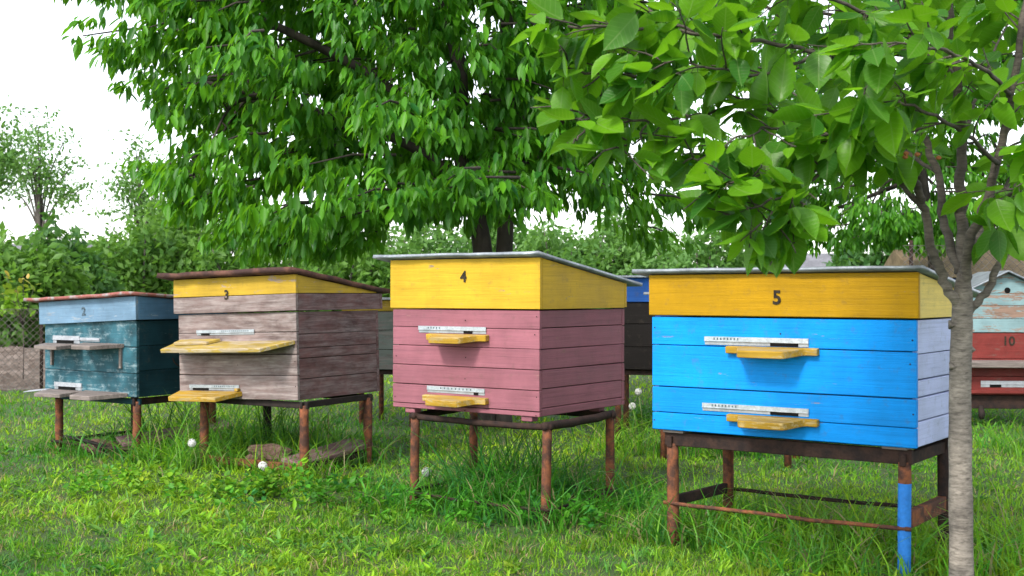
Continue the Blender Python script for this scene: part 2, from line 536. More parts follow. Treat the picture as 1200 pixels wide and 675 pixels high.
M['leaf_bush'] = leaf_mat('bush_leaf', (0.06, 0.17, 0.032), (0.18, 0.34, 0.06), trans=0.5, rough=0.5)
M['leaf_dark'] = leaf_mat('dark_bush_leaf', (0.032, 0.115, 0.032), (0.085, 0.20, 0.045), trans=0.45, rough=0.5)
M['leaf_pale'] = leaf_mat('pale_tree_leaf', (0.085, 0.21, 0.05), (0.18, 0.35, 0.085), trans=0.5, rough=0.5)
M['leaf_sap'] = leaf_mat('sapling_leaf', (0.16, 0.32, 0.015), (0.55, 0.33, 0.07), trans=0.45, rough=0.45)

def tint_mat(name, trans=0.35, rough=0.5):
    m, nt, b = new_mat(name)
    a = N(nt, 'ShaderNodeAttribute', attribute_name='tint')
    nt.links.new(a.outputs['Color'], b.inputs['Base Color'])
    b.inputs['Roughness'].default_value = rough
    b.inputs['Specular IOR Level'].default_value = 0.3
    tr = N(nt, 'ShaderNodeBsdfTranslucent')
    nt.links.new(a.outputs['Color'], tr.inputs['Color'])
    ms = N(nt, 'ShaderNodeMixShader')
    ms.inputs[0].default_value = trans
    nt.links.new(b.outputs[0], ms.inputs[1])
    nt.links.new(tr.outputs[0], ms.inputs[2])
    nt.links.new(ms.outputs[0], nt.nodes['Material Output'].inputs['Surface'])
    return m
M['grass'] = tint_mat('grass_blades', 0.46, 0.48)

def ground_mat():
    m, nt, b = new_mat('lawn_floor')
    tc = N(nt, 'ShaderNodeTexCoord')
    n1 = N(nt, 'ShaderNodeTexNoise', Scale=0.9, Detail=8.0, Roughness=0.7)
    nt.links.new(tc.outputs['Object'], n1.inputs['Vector'])
    n2 = N(nt, 'ShaderNodeTexNoise', Scale=30.0, Detail=8.0, Roughness=0.75)
    nt.links.new(tc.outputs['Object'], n2.inputs['Vector'])
    r1 = ramp(nt, n1.outputs['Fac'], [(0.35, (0.035, 0.075, 0.012)), (0.65, (0.06, 0.125, 0.018))])
    r2 = ramp(nt, n2.outputs['Fac'], [(0.42, (0.050, 0.036, 0.022)), (0.5, (0.04, 0.085, 0.014)), (0.8, (0.09, 0.16, 0.03))])
    nt.links.new(mixc(nt, 0.6, r1.outputs[0], r2.outputs[0]), b.inputs['Base Color'])
    b.inputs['Roughness'].default_value = 0.95
    bp = N(nt, 'ShaderNodeBump', Strength=0.8, Distance=0.03)
    nt.links.new(n2.outputs['Fac'], bp.inputs['Height'])
    nt.links.new(bp.outputs[0], b.inputs['Normal'])
    return m
M['ground'] = ground_mat()
M['soil'] = simple('dug_soil', (0.215, 0.175, 0.15), rough=0.95, col2=(0.11, 0.085, 0.07), scale=5, bump=0.8, dist=0.03)
M['stone'] = simple('pale_stone', (0.36, 0.35, 0.33), rough=0.9, scale=15)
M['clod'] = simple('dry_brown_earth', (0.17, 0.115, 0.09), rough=0.95, col2=(0.10, 0.06, 0.045), scale=30, bump=1.0, dist=0.01)
M['wire'] = simple('galvanised_wire', (0.16, 0.15, 0.14), rough=0.6, metal=0.4, col2=(0.09, 0.07, 0.06), scale=6, bump=0)
M['slate'] = simple('grey_roof_sheet', (0.20, 0.20, 0.22), rough=0.8, scale=2)
M['sandroof'] = simple('sandy_roof_sheet', (0.36, 0.26, 0.16), rough=0.85, scale=3)
M['plaster'] = simple('pale_plaster', (0.42, 0.40, 0.37), rough=0.9, scale=2)
M['brick_red'] = simple('old_red_boards', (0.13, 0.045, 0.035), rough=0.9, scale=6)
M['seed'] = simple('dandelion_seed_white', (0.78, 0.78, 0.76), rough=0.9, bump=0)
M['stemgreen'] = simple('pale_green_stem', (0.16, 0.22, 0.07), rough=0.6, bump=0)
M['redfruit'] = simple('dry_red_calyx', (0.40, 0.15, 0.06), rough=0.8, bump=0)

# ------------------------------------------------------------------ ground
bm = bmesh.new()
bmesh.ops.create_grid(bm, x_segments=60, y_segments=60, size=400)
g = mobj('ground', bm_mesh('ground', bm), M['ground'], loc=(0, 60, 0), kind='structure')

def soil_patch(name, x0, x1, y0, y1, nx, ny, seed):
    r = np.random.default_rng(seed)
    X, Y = np.meshgrid(np.linspace(x0, x1, nx), np.linspace(y0, y1, ny))
    X = X + r.normal(0, 0.02, X.shape); Y = Y + r.normal(0, 0.02, Y.shape)
    Z = 0.02 + np.abs(r.normal(0, 0.045, X.shape)) + 0.03 * np.sin(Y * 9)
    Z[0, :] = Z[-1, :] = 0.004; Z[:, 0] = Z[:, -1] = 0.004
    Z = np.maximum(Z, 0.004)
    v = np.stack([X, Y, Z], -1).reshape(-1, 3)
    i = np.arange(nx * ny).reshape(ny, nx)
    q = np.stack([i[:-1, :-1], i[:-1, 1:], i[1:, 1:], i[1:, :-1]], -1).reshape(-1, 4)
    return mobj(name, raw_mesh(name, v, q, smooth=False), M['soil'], kind='structure')
soil_patch('soil_bed', -16, -4.6, 15.0, 25.2, 130, 110, 3)
soil_patch('soil_bed', -30, -8.0, 33.0, 48.0, 110, 80, 4)

# ------------------------------------------------------------------ hive building
def plank(parent, mat, L, h, t, loc, rot=(0, 0, 0), name='plank'):
    j = random.uniform(-0.0012, 0.0012)
    gap = random.uniform(0.002, 0.0055)
    me = box_mesh(L, t, h - gap, bev=random.uniform(0.0015, 0.0035), name=name, warp=0.0011)
    return mobj(name, me, mat, parent, (loc[0], loc[1] + j, loc[2]), (rot[0], rot[1] + R(random.uniform(-0.07, 0.07)), rot[2]))

def text_mesh(txt, h, bold=0.02):
    cu = bpy.data.curves.new('txt', 'FONT')
    cu.body = txt
    cu.size = 1.0
    cu.extrude = 0.02
    cu.offset = bold
    cu.resolution_u = 4
    o = bpy.data.objects.new('txt_tmp', cu)
    COL.objects.link(o)
    dg = bpy.context.evaluated_depsgraph_get()
    me = bpy.data.meshes.new_from_object(o.evaluated_get(dg))
    bpy.data.objects.remove(o)
    bpy.data.curves.remove(cu)
    v = np.empty(len(me.vertices) * 3, dtype=np.float32)
    me.vertices.foreach_get('co', v)
    v = v.reshape(-1, 3)
    c = (v.min(0) + v.max(0)) / 2
    s = h / (v[:, 1].max() - v[:, 1].min())
    v = (v - c) * s
    # stand it up: text x -> x, text y -> z, thickness -> y
    out = np.stack([v[:, 0], -v[:, 2] * 0.06, v[:, 1]], -1)
    me.vertices.foreach_set('co', out.astype(np.float32).reshape(-1))
    me.update()
    me.materials.clear()
    return me

def frame_from(corner, ang, zb, roll=0.0, pitch=0.0):
    return dict(loc=(corner[0], corner[1], zb), rot=(R(pitch), R(roll), R(-ang)))

def hive(label, fr, L, D, H, fseam, sseam, mats, lid, roof, number, core='core'):
    """local frame: origin front-right bottom corner, x right along the front, y to the back, z up"""
    t = 0.026
    root = empty('beehive', fr['loc'], fr['rot'])
    tag(root, label, 'beehive', 'numbered beehives in the front row')
    body = mobj('hive_body', box_mesh(L - 2 * t + 0.002, D - 2 * t + 0.002, H - 0.012, 0, 'hive_body'), M[core], root,
                (-L / 2, D / 2, H / 2))
    bo = Vector((-L / 2, D / 2, H / 2))
    def pl(mat, ln, h, c, rz):
        c = Vector(c) - bo
        plank(body, mat, ln, h, t, c, (0, 0, rz))
    zs = [H] + list(fseam) + [0.0]
    for a, b in zip(zs[:-1], zs[1:]):
        pl(M[mats[0]], L, a - b, (-L / 2, t / 2, (a + b) / 2), 0)
        pl(M[mats[1]], L, a - b, (-L / 2, D - t / 2, (a + b) / 2), math.pi)
    zs = [H] + list(sseam) + [0.0]
    for a, b in zip(zs[:-1], zs[1:]):
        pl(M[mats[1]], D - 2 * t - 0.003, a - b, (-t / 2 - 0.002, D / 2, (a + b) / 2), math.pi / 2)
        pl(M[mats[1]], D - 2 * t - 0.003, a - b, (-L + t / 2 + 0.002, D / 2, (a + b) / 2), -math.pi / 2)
    # nail heads along the board ends
    nb = bmesh.new()
    for a, b in zip([H] + list(fseam), list(fseam) + [0.0]):
        for x in (-0.02, -L + 0.02, -L * 0.48):
            if random.random() < 0.75:
                z = (a + b) / 2 + random.uniform(-0.3, 0.3) * (a - b)
                bmesh.ops.create_circle(nb, cap_ends=True, segments=6, radius=0.004,
                                        matrix=Matrix.Translation((x + random.uniform(-.01, .01), -0.0022, z)) @ Matrix.Rotation(R(90), 4, 'X'))
    mobj('nail_heads', bm_mesh('nail_heads', nb), M['darkiron'], root, kind='stuff')
    # lid
    z0 = H + 0.004
    o = lid['over']
    hf, hb = lid['hf'], lid['hb']
    LL, DD = L + 2 * o, D + 2 * o
    lr = lid.get('roll', 0.0)
    lidb = mobj('lid', prism_mesh([(t, 0.004), (DD - t, 0.004), (DD - t, hb - 0.004), (t, hf - 0.004)], 'x', -LL + t, -t, 0, 'lid'),
                M[core], root, (o, -o, z0), (0, R(lr), 0))
    fs = [hf] + list(lid.get('seams', [])) + [0.0]
    for k, (a, b) in enumerate(zip(fs[:-1], fs[1:])):
        mt = M[lid['front'][k]]
        plank(lidb, mt, LL, a - b, t, (-LL / 2, t / 2, (a + b) / 2), name='lid_board')
    slope = (hf - hb) / (DD - t)
    for sx, rz in ((-t / 2 - 0.001, 0), (-LL + t / 2 + 0.001, 0)):
        for k, (a, b) in enumerate(zip(fs[:-1], fs[1:])):
            mt = M[lid['side'][k]]
            y0, y1 = t + 0.002, DD - t
            a0, a1 = (a, a) if k > 0 else (hf - slope * t, hb)
            if k == 0 and len(fs) > 2 and hb < b + 0.01:
                y1 = t + (hf - (b + 0.012)) / slope
                a1 = b + 0.012
            # board authored with its length on local x so that the grain follows it
            poly = [(-(y1 - y0) / 2, b + 0.002), ((y1 - y0) / 2, b + 0.002), ((y1 - y0) / 2, a1 - 0.002), (-(y1 - y0) / 2, a0 - 0.002)]
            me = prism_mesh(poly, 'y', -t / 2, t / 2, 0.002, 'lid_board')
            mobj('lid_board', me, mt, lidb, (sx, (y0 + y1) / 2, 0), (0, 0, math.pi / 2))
    plank(lidb, M[lid['side'][-1]], LL, hb - 0.004, t, (-LL / 2, DD - t / 2, hb / 2), (0, 0, math.pi), name='lid_board')
    # roof sheet, sagging a little, edges turned down
    rl, rr, rf, rb, rt = roof['left'], roof['right'], roof['front'], roof['back'], roof['t']
    nx, ny = 14, 8
    xs = np.linspace(-LL - rl, rr, nx)
    ys = np.linspace(-rf, DD + rb, ny)
    rg = np.random.default_rng(int(L * 1000))
    wob = rg.normal(0, roof.get('wob', 0.0009), (ny, nx))
    v = []
    for top in (1, 0):
        for j in range(ny):
            for i in range(nx):
                z = hf - slope * (ys[j] - t * 0.5) + 0.003 + wob[j, i] + (rt if top else 0.0)
                if roof.get('bend'):
                    z += -roof['bend'] * max(0.0, (ys[j] / DD)) ** 2
                v.append((xs[i] + (rg.normal(0, 0.002) if i in (0, nx - 1) else 0), ys[j] + (rg.normal(0, 0.0025) if j == 0 else 0), z))
    idx = np.arange(2 * nx * ny).reshape(2, ny, nx)
    T, B = idx[0], idx[1]
    q = [np.stack([T[:-1, :-1], T[:-1, 1:], T[1:, 1:], T[1:, :-1]], -1).reshape(-1, 4),
         np.stack([B[:-1, :-1], B[1:, :-1], B[1:, 1:], B[:-1, 1:]], -1).reshape(-1, 4)]
    def skirt(a, b):
        return np.stack([a[:-1], b[:-1], b[1:], a[1:]], -1)
    q += [skirt(T[0], B[0]), skirt(B[-1], T[-1]), skirt(B[:, 0], T[:, 0]), skirt(T[:, -1], B[:, -1])]
    mobj('roof', raw_mesh('roof', v, np.concatenate(q), smooth=False), M[roof['mat']], root, (o, -o, z0), (0, R(lr), 0))
    # number
    if number:
        txt, x, z, h, mt = number
        mobj('number', text_mesh(txt, h, 0.03), M[mt], lidb, (x - o, -0.0035, z - z0))
    return root

def entrance(root, x0, x1, z0, z1, slot, mat='alu', holes=None):
    """flat metal strip with its lower track, a slot to crawl through and punched holes"""
    w, h = x1 - x0, z1 - z0
    st = mobj('entrance_strip', box_mesh(w, 0.006, h * 0.55, 0.001, 'entrance_strip'), M[mat], root,
              ((x0 + x1) / 2, -0.0045, z1 - h * 0.275))
    mobj('track', box_mesh(w * 0.995, 0.003, h * 0.42, 0.0008, 'track'), M['alu2'], st, (0, 0.0025, -h * 0.49))
    mobj('rim', box_mesh(w, 0.010, 0.004, 0.001, 'rim'), M[mat], st, (0, -0.001, -h * 0.255))
    if slot:
        mobj('slot', box_mesh(slot[1] - slot[0], 0.004, h * 0.40, 0, 'slot'), M['black'], st,
             ((slot[0] + slot[1]) / 2 - (x0 + x1) / 2, -0.0006, -h * 0.49))
    if holes:
        bm = bmesh.new()
        n, a, b = holes
        for k in range(n):
            x = a + (b - a) * k / max(n - 1, 1) - (x0 + x1) / 2
            bmesh.ops.create_cube(bm, size=1.0, matrix=Matrix.Translation((x, -0.0033, 0.001)) @ Matrix.Diagonal((0.006, 0.001, h * 0.26, 1)))
        mobj('vent_holes', bm_mesh('vent_holes', bm), M['ink2'], st, kind='stuff')
    return st

def bulge_board(root, x0, x1, z, th, depth, end, mat):
    w = x1 - x0
    pts = [(0, 0), (0, -end)]
    for k in range(9):
        s = k / 8
        x = 0.12 + 0.15 * s
        pts.append((x * w, -end - (depth - end) * (3 * s * s - 2 * s ** 3)))
    for k in range(9):
        s = 1 - k / 8
        x = 1 - (0.12 + 0.15 * s)
        pts.append((x * w, -end - (depth - end) * (3 * s * s - 2 * s ** 3)))
    pts += [(w, -end), (w, 0)]
    pts = [(x - w / 2, y) for x, y in pts]
    me = prism_mesh(pts, 'z', -th, 0, 0.003, 'landing_board')
    return mobj('landing_board', me, mat, root, ((x0 + x1) / 2, -0.003, z), (R(6), 0, 0))

def flat_board(root, pts, z, th, mat, tilt=0, name='landing_board'):
    cx = sum(p[0] for p in pts) / len(pts)
    pts = [(x - cx, y) for x, y in pts]
    me = prism_mesh(pts, 'z', -th, 0, 0.003, name)
    return mobj(name, me, mat, root, (cx, -0.003, z), (R(tilt), 0, 0))

# hive 5 --------------------------------------------------------
F5 = frame_from((1.718, 5.13), 35.6, 0.556)
h5 = hive('blue beehive numbered 5 with an ochre yellow lid and pale lavender side', F5, 1.275, 0.80, 0.548,
          [0.412, 0.211, 0.086], [0.40, 0.29, 0.214, 0.112], ('blue', 'lavender'),
          dict(over=0.012, hf=0.20, hb=0.105, front=['yellow5'], side=['yellow5s']),
          dict(left=0.075, right=0.03, front=0.035, back=0.16, t=0.018, mat='zinc'),
          ('5', -0.624, 0.642, 0.066, 'ink'), core='core_blue')
entrance(h5, -0.992, -0.477, 0.418, 0.458, (-0.66, -0.526), holes=(8, -0.94, -0.82))
entrance(h5, -1.004, -0.477, 0.106, 0.144, (-0.66, -0.526), holes=(8, -0.95, -0.83))
bulge_board(h5, -0.873, -0.428, 0.417, 0.032, 0.145, 0.03, M['board_y'])
bulge_board(h5, -0.868, -0.428, 0.101, 0.032, 0.145, 0.03, M['board_y'])

# hive 4 --------------------------------------------------------
F4 = frame_from((0.144, 6.35), 35.6, 0.564)
h4 = hive('dusty pink beehive numbered 4 with a bright yellow lid and grey metal roof', F4, 1.02, 0.885, 0.562,
          [0.462, 0.357, 0.247, 0.138, 0.027], [0.468, 0.356, 0.247, 0.146, 0.044], ('pink', 'pink'),
          dict(over=0.010, hf=0.278, hb=0.148, front=['yellow4'], side=['yellow4']),
          dict(left=0.10, right=0.02, front=0.04, back=0.15, t=0.018, mat='zinc'),
          ('4', -0.497, 0.745, 0.064, 'ink'))
entrance(h4, -0.824, -0.347, 0.430, 0.469, (-0.50, -0.44), holes=(5, -0.75, -0.67))
entrance(h4, -0.761, -0.356, 0.096, 0.134, (-0.43, -0.40), holes=(9, -0.66, -0.45))
bulge_board(h4, -0.745, -0.327, 0.428, 0.034, 0.145, 0.035, M['board_y'])
bulge_board(h4, -0.772, -0.330, 0.086, 0.034, 0.145, 0.035, M['board_y'])

# hive 3 --------------------------------------------------------
F3 = frame_from((-1.41, 7.95), 31.0, 0.508, roll=-1.7)
h3 = hive('weathered mauve grey beehive numbered 3 with a worn yellow lid and brown roof', F3, 1.085, 0.89, 0.588,
          [0.455, 0.305, 0.165], [0.437, 0.345, 0.275, 0.14], ('grey3', 'mauve3'),
          dict(over=0.022, hf=0.243, hb=0.118, seams=[0.115], front=['yellow3', 'grey3'], side=['yellow3', 'mauve3']),
          dict(left=0.09, right=0.02, front=0.06, back=0.07, t=0.034, mat='rustroof', wob=0.004),
          ('3', -0.595, 0.715, 0.068, 'ink'))
entrance(h3, -0.905, -0.367, 0.440, 0.476, (-0.86, -0.78), holes=(14, -0.66, -0.42))
entrance(h3, -0.985, -0.515, 0.060, 0.098, (-0.95, -0.80), holes=(11, -0.74, -0.56))
flat_board(h3, [(-1.10, 0), (-1.02, -0.235), (-0.11, -0.235), (-0.01, 0)], 0.398, 0.026, M['board_y3'], tilt=11)
flat_board(h3, [(-1.03, -0.03), (-1.0, -0.13), (-0.70, -0.12), (-0.66, -0.02)], 0.421, 0.02, M['board_y3'], tilt=11, name='entrance_block')
flat_board(h3, [(-1.08, 0), (-1.0, -0.19), (-0.56, -0.19), (-0.49, 0)], 0.056, 0.032, M['board_y'], tilt=9)
flat_board(h3, [(-0.535, 0), (-0.535, -0.03), (-0.505, -0.03), (-0.505, 0)], 0.078, 0.02, M['board_y'], name='entrance_block')

# hive 2 --------------------------------------------------------
F2 = frame_from((-2.705, 8.70), 33.0, 0.464, roll=0)
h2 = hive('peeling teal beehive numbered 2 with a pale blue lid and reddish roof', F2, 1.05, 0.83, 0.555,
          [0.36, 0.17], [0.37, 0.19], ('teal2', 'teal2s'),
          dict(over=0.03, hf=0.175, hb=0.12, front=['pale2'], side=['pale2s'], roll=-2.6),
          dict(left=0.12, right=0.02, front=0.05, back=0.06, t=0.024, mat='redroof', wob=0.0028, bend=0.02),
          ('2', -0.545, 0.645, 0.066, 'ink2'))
st = entrance(h2, -0.947, -0.631, 0.372, 0.430, (-0.90, -0.70), mat='whitemetal')
entrance(h2, -0.626, -0.403, 0.392, 0.420, None, mat='whitemetal')
entrance(h2, -0.93, -0.607, 0.022, 0.078, (-0.88, -0.68), mat='whitemetal')
flat_board(h2, [(-1.04, 0), (-0.86, -0.23), (-0.60, -0.23), (-0.60, 0)], 0.372, 0.028, M['rawgrey'], tilt=2)
flat_board(h2, [(-0.585, 0), (-0.40, -0.25), (-0.20, -0.25), (-0.13, 0)], 0.385, 0.030, M['rawgrey'], tilt=2)
flat_board(h2, [(-1.02, 0), (-0.86, -0.23), (-0.60, -0.20), (-0.58, 0)], 0.022, 0.028, M['rawgrey'], tilt=3)
flat_board(h2, [(-0.565, 0), (-0.42, -0.25), (-0.20, -0.25), (-0.09, 0)], 0.030, 0.032, M['rawgrey'], tilt=3)
for x in (-0.16, -0.95):
    mobj('batten', box_mesh(0.02, 0.02, 0.15, 0.002), M['rawgrey'], h2, (x, -0.011, 0.28))
tb = Tubes().add([(0.004 + 0.02 * math.sin(a), 0.42 + 0.09 * math.cos(a), 0.27 - 0.07 * math.sin(a)) for a in np.linspace(0, math.pi, 14)], 0.004, 6)
mobj('wire_handle', tb.mesh('wire_handle'), M['darkiron'], h2)
mobj('metal_sliver', box_mesh(0.20, 0.09, 0.004, 0.001), M['whitemetal'], h2, (-1.05, -0.06, 0.012), (R(4), R(-6), R(20)))

# ------------------------------------------------------------------ stands
def stand(label, fr_corner, ang, legs, ztop, mats, rails, rods, r=0.027):
    """legs: (L, D) from the hive's front-right corner; rails/rods: list of (i, j, z, radius, material, shape)"""
    root = empty('hive_stand', (fr_corner[0], fr_corner[1], 0), (0, 0, R(-ang)))
    tag(root, label, 'stand', 'iron stands under the front row of hives')
    P = [(-l, d) for l, d in legs]
    for k, (x, y) in enumerate(P):
        tb = Tubes()
        lean = random.uniform(-0.012, 0.012)
        zz = np.linspace(-0.06, ztop, 7)
        tb.add([(x + lean * (1 - z / ztop) + random.uniform(-.001, .001), y + random.uniform(-.001, .001), z) for z in zz],
               r * np.array([random.uniform(0.97, 1.03) for _ in zz]), 10)
        me = tb.mesh('leg')
        o = mobj('leg', me, None, root)
        mm = mats[k]
        if isinstance(mm, tuple):     # painted up to a height
            me.materials.append(M[mm[0]]); me.materials.append(M[mm[1]])
            for p in me.polygons:
                p.material_index = 0 if p.center.z < mm[2] else 1
        else:
            me.materials.append(M[mm])
    for (i, j, z, rad, mt, shp) in rails + rods:
        a, b = Vector((*P[i], z)), Vector((*P[j], z))
        d = (b - a).normalized()
        nm = 'rail' if z > 0.35 else 'brace'
        e = r * 1.2 if (nm == 'rail' or shp != 'box') else -r * 0.6
        a, b = a - d * e, b + d * e
        if shp == 'box':
            Lg = (b - a).length
            me = box_mesh(Lg, rad * 1.0, rad * 1.9, 0.003)
            mobj(nm, me, M[mt], root, (a + b) / 2, (0, 0, math.atan2(d.y, d.x)))
        else:
            n = 9
            side = Vector((-d.y, d.x, 0)) * (r + rad) * shp
            pts = [a.lerp(b, k / (n - 1)) + side + Vector((0, 0, random.uniform(-.003, .003) - 0.006 * math.sin(math.pi * k / (n - 1)))) for k in range(n)]
            mobj(nm, Tubes().add(pts, rad, 7).mesh(nm), M[mt], root)
    return root

s5 = stand('dark iron stand under the blue hive, one front leg painted bright blue', (1.718, 5.13), 35.6,
           [(1.19, 0.05), (0.066, 0.05), (0.06, 0.60), (1.15, 0.58)], 0.49,
           ['rust', ('bluepipe', 'rust', 0.405), 'darkiron', 'rust'],
           [(0, 1, 0.512, 0.034, 'darkiron', 'box'), (2, 3, 0.512, 0.034, 'darkiron', 'box'), (1, 2, 0.50, 0.028, 'darkiron', 'box'), (3, 0, 0.50, 0.028, 'darkiron', 'box')],
           [(0, 1, 0.205, 0.010, 'rust', -0.6), (2, 3, 0.20, 0.010, 'darkiron', -0.6), (3, 0, 0.21, 0.026, 'darkiron', 'box'), (1, 2, 0.235, 0.038, 'rust', 'box')], r=0.029)
for x in (-1.17, -0.10):
    mobj('spacer', box_mesh(0.11, 0.07, 0.012, 0.002), M['rawgrey'], s5, (x, 0.05, 0.550))
s4 = stand('rusty pipe stand under the pink hive with thin rods near the grass', (0.144, 6.35), 35.6,
           [(0.875, 0.03), (-0.05, 0.0), (0.0, 0.72), (0.97, 0.70)], 0.525,
           ['rust', 'rust', 'rust', 'rust'],
           [(0, 1, 0.516, 0.018, 'darkiron', 0.0), (1, 2, 0.522, 0.024, 'darkiron', 0.0), (2, 3, 0.52, 0.02, 'darkiron', 0.0), (3, 0, 0.52, 0.02, 'darkiron', 0.0)],
           [(0, 1, 0.085, 0.009, 'darkiron', -0.9), (1, 2, 0.09, 0.009, 'darkiron', -0.9), (2, 3, 0.09, 0.009, 'darkiron', 0.9), (3, 0, 0.09, 0.009, 'darkiron', -0.9)], r=0.026)
for x, y in ((-0.90, 0.04), (-0.09, 0.04), (-0.09, 0.72), (-0.92, 0.70)):
    mobj('spacer', box_mesh(0.07, 0.06, 0.026, 0.003), M['pink'], s4, (x, y, 0.549))
s3 = stand('rusty pipe stand under the weathered mauve hive', (-1.41, 7.95), 31.0,
           [(0.894, 0.05), (-0.02, 0.04), (0.0, 0.75), (0.955, 0.75)], 0.475,
           ['rust', 'rust', 'rust', 'blackiron'],
           [(0, 1, 0.475, 0.022, 'blackiron', 'box'), (1, 2, 0.478, 0.022, 'blackiron', 'box'), (2, 3, 0.475, 0.022, 'blackiron', 'box'), (3, 0, 0.473, 0.022, 'blackiron', 'box')],
           [(0, 1, 0.06, 0.026, 'rust', 'box'), (1, 2, 0.075, 0.018, 'darkiron', 'box'), (2, 3, 0.08, 0.018, 'darkiron', 'box'), (3, 0, 0.08, 0.018, 'darkiron', 'box')], r=0.031)
s2 = stand('rusty pipe stand under the peeling teal hive', (-2.705, 8.70), 33.0,
           [(0.942, 0.05), (0.052, 0.05), (0.05, 0.77), (0.95, 0.77)], 0.43,
           ['rust', 'rust', 'rust', 'darkiron'],
           [(0, 1, 0.428, 0.022, 'teal2s', 'box'), (1, 2, 0.428, 0.026, 'darkiron', 'box'), (2, 3, 0.43, 0.022, 'darkiron', 'box'), (3, 0, 0.43, 0.022, 'darkiron', 'box')],
           [(0, 1, 0.085, 0.012, 'darkiron', -0.9), (3, 0, 0.09, 0.012, 'darkiron', -0.9)], r=0.031)

# loose boards, clod and sticks lying on the lower rails
def loose_board(name, label, c, L, w, t, rot, mat):
    o = mobj(name, box_mesh(L, w, t, 0.004, name, warp=0.004), M[mat], None, c, rot)
    return tag(o, label, 'board')
a3 = R(-31)
def loc3(x, y, z):
    return (-1.41 + x * math.cos(a3) - y * math.sin(a3), 7.95 + x * math.sin(a3) + y * math.cos(a3), z)
loose_board('loose_board', 'weathered board lying across the lower rails below hive 3', loc3(-0.09, 0.42, 0.118), 0.74, 0.20, 0.024, (R(8), R(-5), a3 + R(90)), 'mauve3')
loose_board('loose_board', 'narrow rotten board beneath the teal hive', (-2.55, 9.15, 0.16), 0.85, 0.16, 0.03, (R(12), R(-6), R(35)), 'mauve3')

def blob(name, label, cat, c, s, mat, seed, flat=1.0):
    bm = bmesh.new()
    bmesh.ops.create_icosphere(bm, subdivisions=3, radius=1.0)
    r = np.random.default_rng(seed)
    ph = r.uniform(0, 6, 9)
    for v in bm.verts:
        p = v.co.copy()
        n = 1 + 0.18 * math.sin(3.1 * p.x + ph[0]) * math.cos(2.7 * p.y + ph[1]) + 0.14 * math.sin(5.3 * p.z + ph[2] + 4 * p.x) + r.normal(0, 0.045)
        v.co = Vector((p.x * s[0] * n, p.y * s[1] * n, max(p.z * s[2] * n, -s[2] * 0.6)))
    o = mobj(name, bm_mesh(name, bm, False), M[mat], None, c)
    return tag(o, label, cat)
blob('earth_clod', 'brown dry earth clod on the lower rails below hive 3', 'clod', loc3(-0.42, 0.20, 0.09), (0.17, 0.12, 0.085), 'clod', 1)
blob('stone', 'pale stone lying in the grass below the blue hive', 'stone', at(964, 630, 5.85) + Vector((0, 0, -0.0)), (0.05, 0.04, 0.03), 'stone', 2)
blob('earth_clod', 'dark earth clod on the lower rod of the teal hive', 'clod', (-3.1, 9.05, 0.06), (0.13, 0.1, 0.06), 'clod', 5)
for k, (a, b) in enumerate((((-3.38, 9.12, 0.13), (-2.78, 8.78, 0.06)),)):
    pts = [Vector(a).lerp(Vector(b), s) + Vector((0, 0, 0.008 * math.sin(5 * s + k))) for s in np.linspace(0, 1, 8)]
    o = mobj('dead_branch', Tubes().add(pts, np.linspace(0.018, 0.011, 8), 7).mesh('dead_branch'), M['darkbrown'])
    tag(o, 'thin dark dead branch lying under the teal hive', 'branch')

# ------------------------------------------------------------------ hives behind the front row
def back_hive(label, corner, ang, L, D, zb, H, front, side, lidc, lidh, roofm, fse, legs, roof_t=0.02, board=None):
    root = empty('beehive', (corner[0], corner[1], zb), (0, 0, R(-ang)))
    tag(root, label, 'beehive', 'beehives standing behind the front row')
    t = 0.024
    body = mobj('hive_body', box_mesh(L - 2 * t + .002, D - 2 * t + .002, H - 0.01, 0), M['core'], root, (-L / 2, D / 2, H / 2))
    bo = Vector((-L / 2, D / 2, H / 2))
    zs = [H] + fse + [0.0]
    for a, b in zip(zs[:-1], zs[1:]):
        plank(body, M[front], L, a - b, t, Vector((-L / 2, t / 2, (a + b) / 2)) - bo)
        plank(body, M[side], L, a - b, t, Vector((-L / 2, D - t / 2, (a + b) / 2)) - bo, (0, 0, math.pi))
        for x in (-t / 2 - .001, -L + t / 2 + .001):
            plank(body, M[side], D - 2 * t - .003, a - b, t, Vector((x, D / 2, (a + b) / 2)) - bo, (0, 0, math.pi / 2))
    if lidh:
        lid = mobj('lid', box_mesh(L + 0.03, D + 0.03, lidh, 0.004), M[lidc], root, (-L / 2, D / 2, H + lidh / 2 + 0.002))
        mobj('roof', box_mesh(L + 0.14, D + 0.14, roof_t, 0.004), M[roofm], root, (-L / 2, D / 2, H + lidh + roof_t / 2 + 0.004))
    if board:
        flat_board(root, [(-board[1], 0), (-board[1] + 0.04, -0.13), (-board[0] - 0.04, -0.13), (-board[0], 0)], board[2], 0.03, M[board[3]])
    sroot = empty('hive_stand', (corner[0], corner[1], 0), (0, 0, R(-ang)))
    tag(sroot, 'iron stand under the ' + ' '.join(label.replace('beehive', 'hive', 1).split()[:12]), 'stand', 'stands of the hives behind')
    for (l, d) in legs:
        mobj('leg', Tubes().add([(-l, d, -0.05), (-l, d, zb * 0.5), (-l, d, zb - 0.045)], 0.026, 8).mesh('leg'), M['rust'], sroot)
    for y in (0.06, D - 0.06):
        mobj('rail', box_mesh(L - 0.04, 0.045, 0.045, 0.003), M['darkiron'], sroot, (-L / 2, y, zb - 0.0245))
    return root

